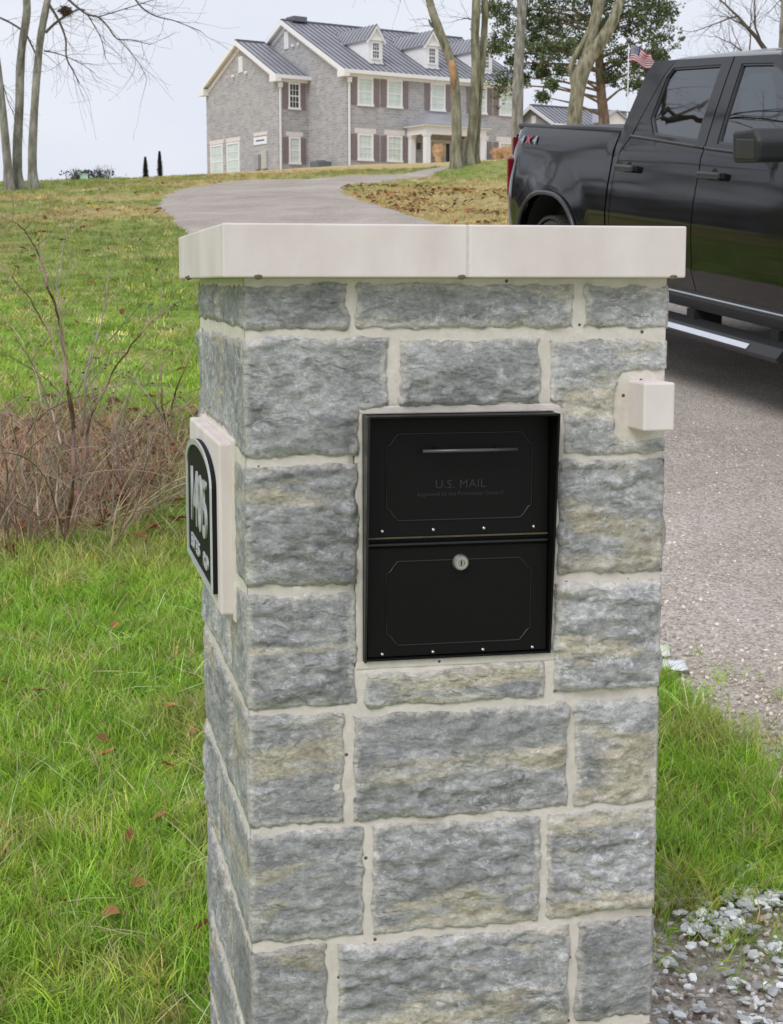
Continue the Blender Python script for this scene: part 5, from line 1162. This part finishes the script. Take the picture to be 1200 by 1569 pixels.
        mw.add([(q[0], y0_, q[1] + .006) for q in A_] + [(q[0], y1_, q[1] + .006) for q in A_], [(i, i + 1, len(A_) + i + 1, len(A_) + i) for i in range(len(A_) - 1)]); mw.prism([(q[0], y0_, q[1] + .006) for q in A_], (0, sgn * .01, 0)); mw.build('wheel_well', M_dark, truck, fix=False)
# roof, windscreen, bonnet
def loft(name, st, m_, parent=None, smooth=True, split=50):
    mb = MB(); n_ = len(st[0]); mb.add([q for r_ in st for q in r_], [(j * n_ + i, j * n_ + i + 1, (j + 1) * n_ + i + 1, (j + 1) * n_ + i) for j in range(len(st) - 1) for i in range(n_ - 1)])
    return mb.build(name, m_, parent or truck, smooth=smooth)
def section(x_, zt, hw, crown, edge=.03, n=14):
    r_ = []
    for k in range(n + 1):
        t_ = -1 + 2 * k / n; tt = math.copysign(abs(t_) ** .8, t_); r_.append((x_, -hw * tt, zt - crown * abs(tt) ** 2.5 - (edge if abs(t_) > .999 else 0)))
    return r_
loft('roof', [section(1.947, 1.80, .765, .03), section(1.97, 1.855, .760, .04), section(2.03, 1.905, .755, .05), section(2.2, 1.925, .752, .055), section(2.7, 1.935, .750, .06), section(3.2, 1.930, .748, .06), section(3.5, 1.915, .74, .055), section(3.62, 1.90, .735, .05)], M_paint)
loft('windshield', [section(3.62, 1.90, .70, .05), section(3.95, 1.74, .76, .05), section(4.3, 1.53, .84, .05), section(4.58, 1.36, .88, .04)], M_gl)
for sg in (1, -1): MB().tube([(3.55, sg * .735, 1.875), (3.76, sg * .765, 1.80), (4.05, sg * .84, 1.62), (4.36, sg * .92, 1.40)], [.03, .035, .035, .03], 6).build('windshield_pillar', M_paint, truck, smooth=True)
loft('hood', [section(4.45, 1.36, .93, .05), section(4.6, 1.375, .95, .06), section(5.0, 1.36, .96, .07), section(5.5, 1.30, .92, .08), section(5.76, 1.20, .80, .08)], M_paint)
mb = MB(); mb.prism([(5.70, -.90, .60), (5.84, -.70, .60), (5.88, 0, .60), (5.84, .70, .60), (5.70, .90, .60)], (0, 0, .58)); gr = mb.build('grille', M_blk, truck, bevel=.02)
for k in range(4): box('grille_bar', (5.86, -.6, .74 + k * .10), (5.895, .6, .77 + k * .10), M_chr, gr)
for sg in (1, -1): box('headlight', (5.60, min(sg * .70, sg * .93), 1.0), (5.83, max(sg * .70, sg * .93), 1.16), mat('lamp_glass', (.6, .62, .65), .1), truck, bevel=.02)
box('front_bumper', (5.72, -.95, .42), (5.95, .95, .60), M_chr, truck, bevel=.03)
mb = MB(); mb.prism([(-.10, -.55, .50), (-.04, -.95, .50), (.12, -1.0, .50), (.12, 1.0, .50), (-.04, .95, .50), (-.10, .55, .50)], (0, 0, .19)); mb.build('rear_bumper', M_chr, truck, bevel=.025)
tg = box('tailgate', (.02, -.80, .66), (.09, .80, 1.44), M_paint, truck, bevel=.015); box('tailgate_handle', (.0, -.15, 1.25), (.019, .15, 1.32), M_blk, tg)
mb = MB(); mb.box((.10, -.90, 1.405), (1.93, .90, 1.462)); mb.build('tonneau_cover', M_blk, truck, bevel=.02)
for sg in (1, -1): MB().tube([(.16, sg * .905, 1.458), (1.92, sg * .905, 1.446)], .022, 8).build('bed_rail_cap', M_blk, truck, smooth=True)
cb_ = box('cab_back', (1.955, -.84, .60), (1.975, .84, 1.46), M_paint, truck)
MB().prism([(1.96, -.87, 1.461), (1.96, .87, 1.461), (1.96, .75, 1.83), (1.96, -.75, 1.83)], (.02, 0, 0)).build('rear_glass', M_gl_dark, truck)
mb = MB(); mb.box((1.98, -.90, .50), (4.45, .90, .62)); mb.build('cab_floor', M_dark, truck)
box('chassis', (.15, -.55, .40), (5.6, .55, .62), M_dark, truck); box('bed_liner', (.125, -.93, .55), (.145, .93, 1.40), M_dark, truck); box('bed_inner', (.146, -.78, .62), (1.93, .78, 1.40), M_dark, truck)
for xx in (2.25, 3.35):
    for yy in ((-.62, -.12), (.12, .62)):
        st_ = MB(); st_.prism([(xx, yy[0], .62), (xx + .5, yy[0], .62), (xx + .5, yy[0], .95), (xx + .12, yy[0], .98), (xx - .02, yy[0], 1.52), (xx - .12, yy[0], 1.52), (xx - .04, yy[0], .98)], (0, yy[1] - yy[0], 0)); s1_ = st_.build('seat', M_seat, truck, bevel=.03)
        box('headrest', (xx - .13, yy[0] + .13, 1.54), (xx - .03, yy[1] - .13, 1.70), M_seat, s1_, bevel=.025)
box('dashboard', (4.05, -.80, 1.05), (4.5, .80, 1.33), M_dark, truck, bevel=.04)
MB().tube([(3.92 + .05 * sin(a_), .38 + .19 * cos(a_), 1.16 + .17 * sin(a_)) for a_ in [2 * pi * k / 20 for k in range(21)]], .014, 6, cap=False).build('steering_wheel', M_dark, truck)
# 4X4 decal near the rear end of the bed side
tr_ = MB()
M_dw = mat('decal_white', (.32, .32, .35), .4); M_dr = mat('decal_red', (.42, .06, .10), .4)
for ch, xx, mm_ in (('4', .36, M_dw), ('X', .48, M_dr), ('4', .60, M_dw)):
    t_ = text('decal', ch, .080, (xx, -(fy(xx, 1.345) + .010), 1.345), (radians(68), 0, 0), mm_, bpy.data.objects['bed_side'], .0008, sx=1.5, bold=.003)

# ------------------------------------------------------------------ BRAMBLES
M_cane = mat('red_cane', (.17, .065, .055), .6, var=.35, scale=5, tint=(.30, .19, .14))
M_caneg = mat('grey_cane', (.30, .24, .19), .75, var=.3, scale=5)
M_canet = mat('dry_cane', (.50, .40, .28), .85, var=.25, scale=8)
M_bleaf = mat('bramble_leaf', (.07, .12, .045), .5, var=.3, scale=9, tint=(.16, .16, .06))
def bramble(label, basepx, D, canes, seed, extra=10, ht=.8, spread=.5, group='bare bramble bushes on the left lawn'):
    R_ = random.Random(seed); b = at(basepx[0], basepx[1], D); b.z = gz(b.x, b.y); o = empty('bramble_bush', b, 0, label, 'bush', group); tw = MB(); lf = MB()
    allc = []
    for pl, wd, ml in canes:
        n_ = len(pl); P = [at(q[0], q[1], D + R_.uniform(-.05, .05) + .12 * R_.uniform(-1, 1) * i) - b for i, q in enumerate(pl)]; S = smooth_poly(P, 4); rad = np.interp(np.linspace(0, 1, len(S)), [0, 1], [wd / 2 * D / 2500, .0016])
        S = [s_ + Vector((noise.noise(s_ * 9 + Vector((seed, 0, 0))), noise.noise(s_ * 9 + Vector((0, seed, 0))), 0)) * .012 for s_ in S]
        MB().tube(S, list(rad), 6).build('cane', ml, o, smooth=True); allc.append(S)
    nh = len(allc)
    for k in range(extra):
        a_ = R_.uniform(0, 6.28); q = Vector((cos(a_) * spread * R_.random(), sin(a_) * spread * R_.random(), -.03)); d_ = Vector((cos(a_) * .35 + R_.uniform(-.3, .3), sin(a_) * .35, 1)); P = [q.copy()]; L_ = ht * R_.uniform(.5, 1.2)
        for j in range(5): d_ = (d_ + Vector((R_.uniform(-.3, .3), R_.uniform(-.3, .3), -.30))).normalized(); q = q + d_ * L_ / 5; P.append(q.copy())
        S = smooth_poly(P, 3); MB().tube(S, list(np.linspace(R_.uniform(.0025, .0045), .001, len(S))), 5).build('cane', R_.choice([M_cane, M_cane, M_caneg, M_canet]), o, smooth=True); allc.append(S)
    for S in allc:
        for i in range(3, len(S)):
            if R_.random() < (.6 if S in allc[:nh] else .22):
                t_ = (S[i] - S[i - 1]).normalized(); d_ = (t_ + Vector((R_.uniform(-1, 1), R_.uniform(-1, 1), R_.uniform(-.4, 1.1))) * .9).normalized(); L_ = R_.uniform(.06, .28); q = S[i]; P = [q]
                for j in range(3): d_ = (d_ + Vector((R_.uniform(-1, 1), R_.uniform(-1, 1), R_.uniform(-1, 1))) * .25).normalized(); q = q + d_ * L_ / 3; P.append(q)
                tw.tube(P, [.0017, .0014, .0011, .0008], 3, cap=False)
                if R_.random() < .3:
                    e1 = Vector((R_.uniform(-1, 1), R_.uniform(-1, 1), R_.uniform(-1, .2))).normalized() * R_.uniform(.006, .014); e2 = e1.cross(Vector((.3, .8, .4))).normalized() * .005; lf.add([P[-1], P[-1] + e1 + e2, P[-1] + e1 * 2, P[-1] + e1 - e2], [(0, 1, 2, 3)])
    tw.build('twigs', M_caneg, o, kind='stuff', fix=False)
    if lf.v: lf.build('leaves', M_bleaf, o, kind='stuff', fix=False)
    return o
bramble('tall arching bramble with red canes left of the pillar', (108, 850), 6.25, [
    ([(98, 868), (104, 800), (112, 730), (113, 655), (107, 600), (96, 530), (86, 475), (74, 440), (62, 400), (50, 372), (30, 345), (0, 330)], 8, M_cane),
    ([(104, 862), (116, 790), (126, 725), (133, 668), (150, 620), (172, 572), (200, 530), (232, 492), (273, 462)], 7, M_cane),
    ([(126, 668), (132, 600), (135, 560), (150, 515), (158, 480), (168, 425)], 5, M_caneg), ([(133, 560), (160, 530), (190, 496), (215, 468)], 3, M_caneg),
    ([(112, 655), (100, 590), (80, 520), (52, 470), (20, 425), (0, 405)], 4, M_cane), ([(107, 620), (96, 520), (88, 450), (92, 410), (97, 368)], 3, M_caneg),
    ([(92, 862), (86, 800), (88, 730), (92, 680), (82, 640), (70, 600), (40, 540), (20, 500)], 4, M_canet), ([(96, 700), (80, 640), (60, 580), (50, 530)], 3, M_caneg)], 3, extra=16, ht=.95, spread=.25)
bramble('dense grey-brown bramble tangle at the left edge of the picture', (38, 872), 6.3, [
    ([(48, 872), (44, 800), (40, 740), (28, 690), (18, 640)], 5, M_caneg), ([(30, 866), (24, 780), (26, 700), (50, 650), (90, 620), (150, 600)], 4, M_cane),
    ([(55, 868), (60, 800), (52, 730), (48, 670), (62, 610), (50, 560), (20, 510)], 4, M_canet), ([(10, 850), (14, 760), (6, 690), (0, 630)], 5, M_caneg)], 4, extra=24, ht=1.05, spread=.45)
bramble('short reddish bramble with a few forked canes midway to the pillar', (190, 800), 6.75, [
    ([(192, 800), (190, 740), (180, 690), (174, 640), (172, 600)], 7, M_cane), ([(190, 740), (178, 700), (165, 660), (140, 640)], 4, M_cane), ([(196, 790), (214, 740), (226, 700), (232, 660)], 4, M_caneg)], 6, extra=14, ht=.55, spread=.3)
bramble('low bramble sprigs closest to the pillar sign', (262, 705), 7.9, [
    ([(264, 708), (258, 660), (248, 625), (246, 590), (247, 556)], 6, M_cane), ([(260, 668), (264, 620), (276, 580), (292, 545)], 4, M_cane), ([(250, 640), (230, 610), (205, 580), (180, 572)], 3, M_caneg), ([(262, 650), (275, 630), (298, 612)], 3, M_cane)], 8, extra=12, ht=.5, spread=.35)
bramble('low brown brush of dry stems behind the tall arching bramble', (90, 700), 8.2, [([(90, 705), (84, 650), (92, 610), (110, 580)], 4, M_canet), ([(120, 700), (126, 650), (120, 600), (140, 570)], 4, M_caneg)], 9, extra=16, ht=.45, spread=.7)
# dry thatch under them
def drystem(seed):
    r = random.Random(seed); mb = MB()
    for i in range(9):
        a_ = r.uniform(0, 6.28); q = Vector((r.uniform(-.05, .05), r.uniform(-.05, .05), 0)); d_ = Vector((cos(a_), sin(a_), r.uniform(.2, 1.6))).normalized(); P = [q]
        for j in range(4): d_ = (d_ + Vector((r.uniform(-1, 1), r.uniform(-1, 1), r.uniform(-1.2, .6))) * .35).normalized(); q = q + d_ * r.uniform(.03, .07); P.append(q)
        mb.tube(P, [.002, .0018, .0014, .001, .0006], 3, cap=False)
    return mb.mesh('drystem', M_blade, fix=False)
C_dry = protos('drystem', [drystem(i) for i in range(6)])
x, y = cover(13000, -3.2, -.5, 5.9, 9.6, lambda x, y: np.clip(1.15 * np.exp(-(((x + 1.72) / .85) ** 2 + ((y - 7.2) / 1.15) ** 2) ** 1.6) - .25, 0, .75))
n_ = len(x); T = np.array([.62, .45, .29]) * rng.uniform(.3, 1.4, (n_, 1)) * (1 + rng.normal(0, .08, (n_, 3))); s_ = rng.uniform(.5, 1.25, n_)
scatter('dry_thatch', np.c_[x, y, ground(x, y)], rots(n_, .9), np.c_[s_, s_, s_ * rng.uniform(.4, .9, n_)], np.clip(T, .02, .8), C_dry, 6, 'tangle of dry brown stems and dead grass under the brambles', 'dry grass')
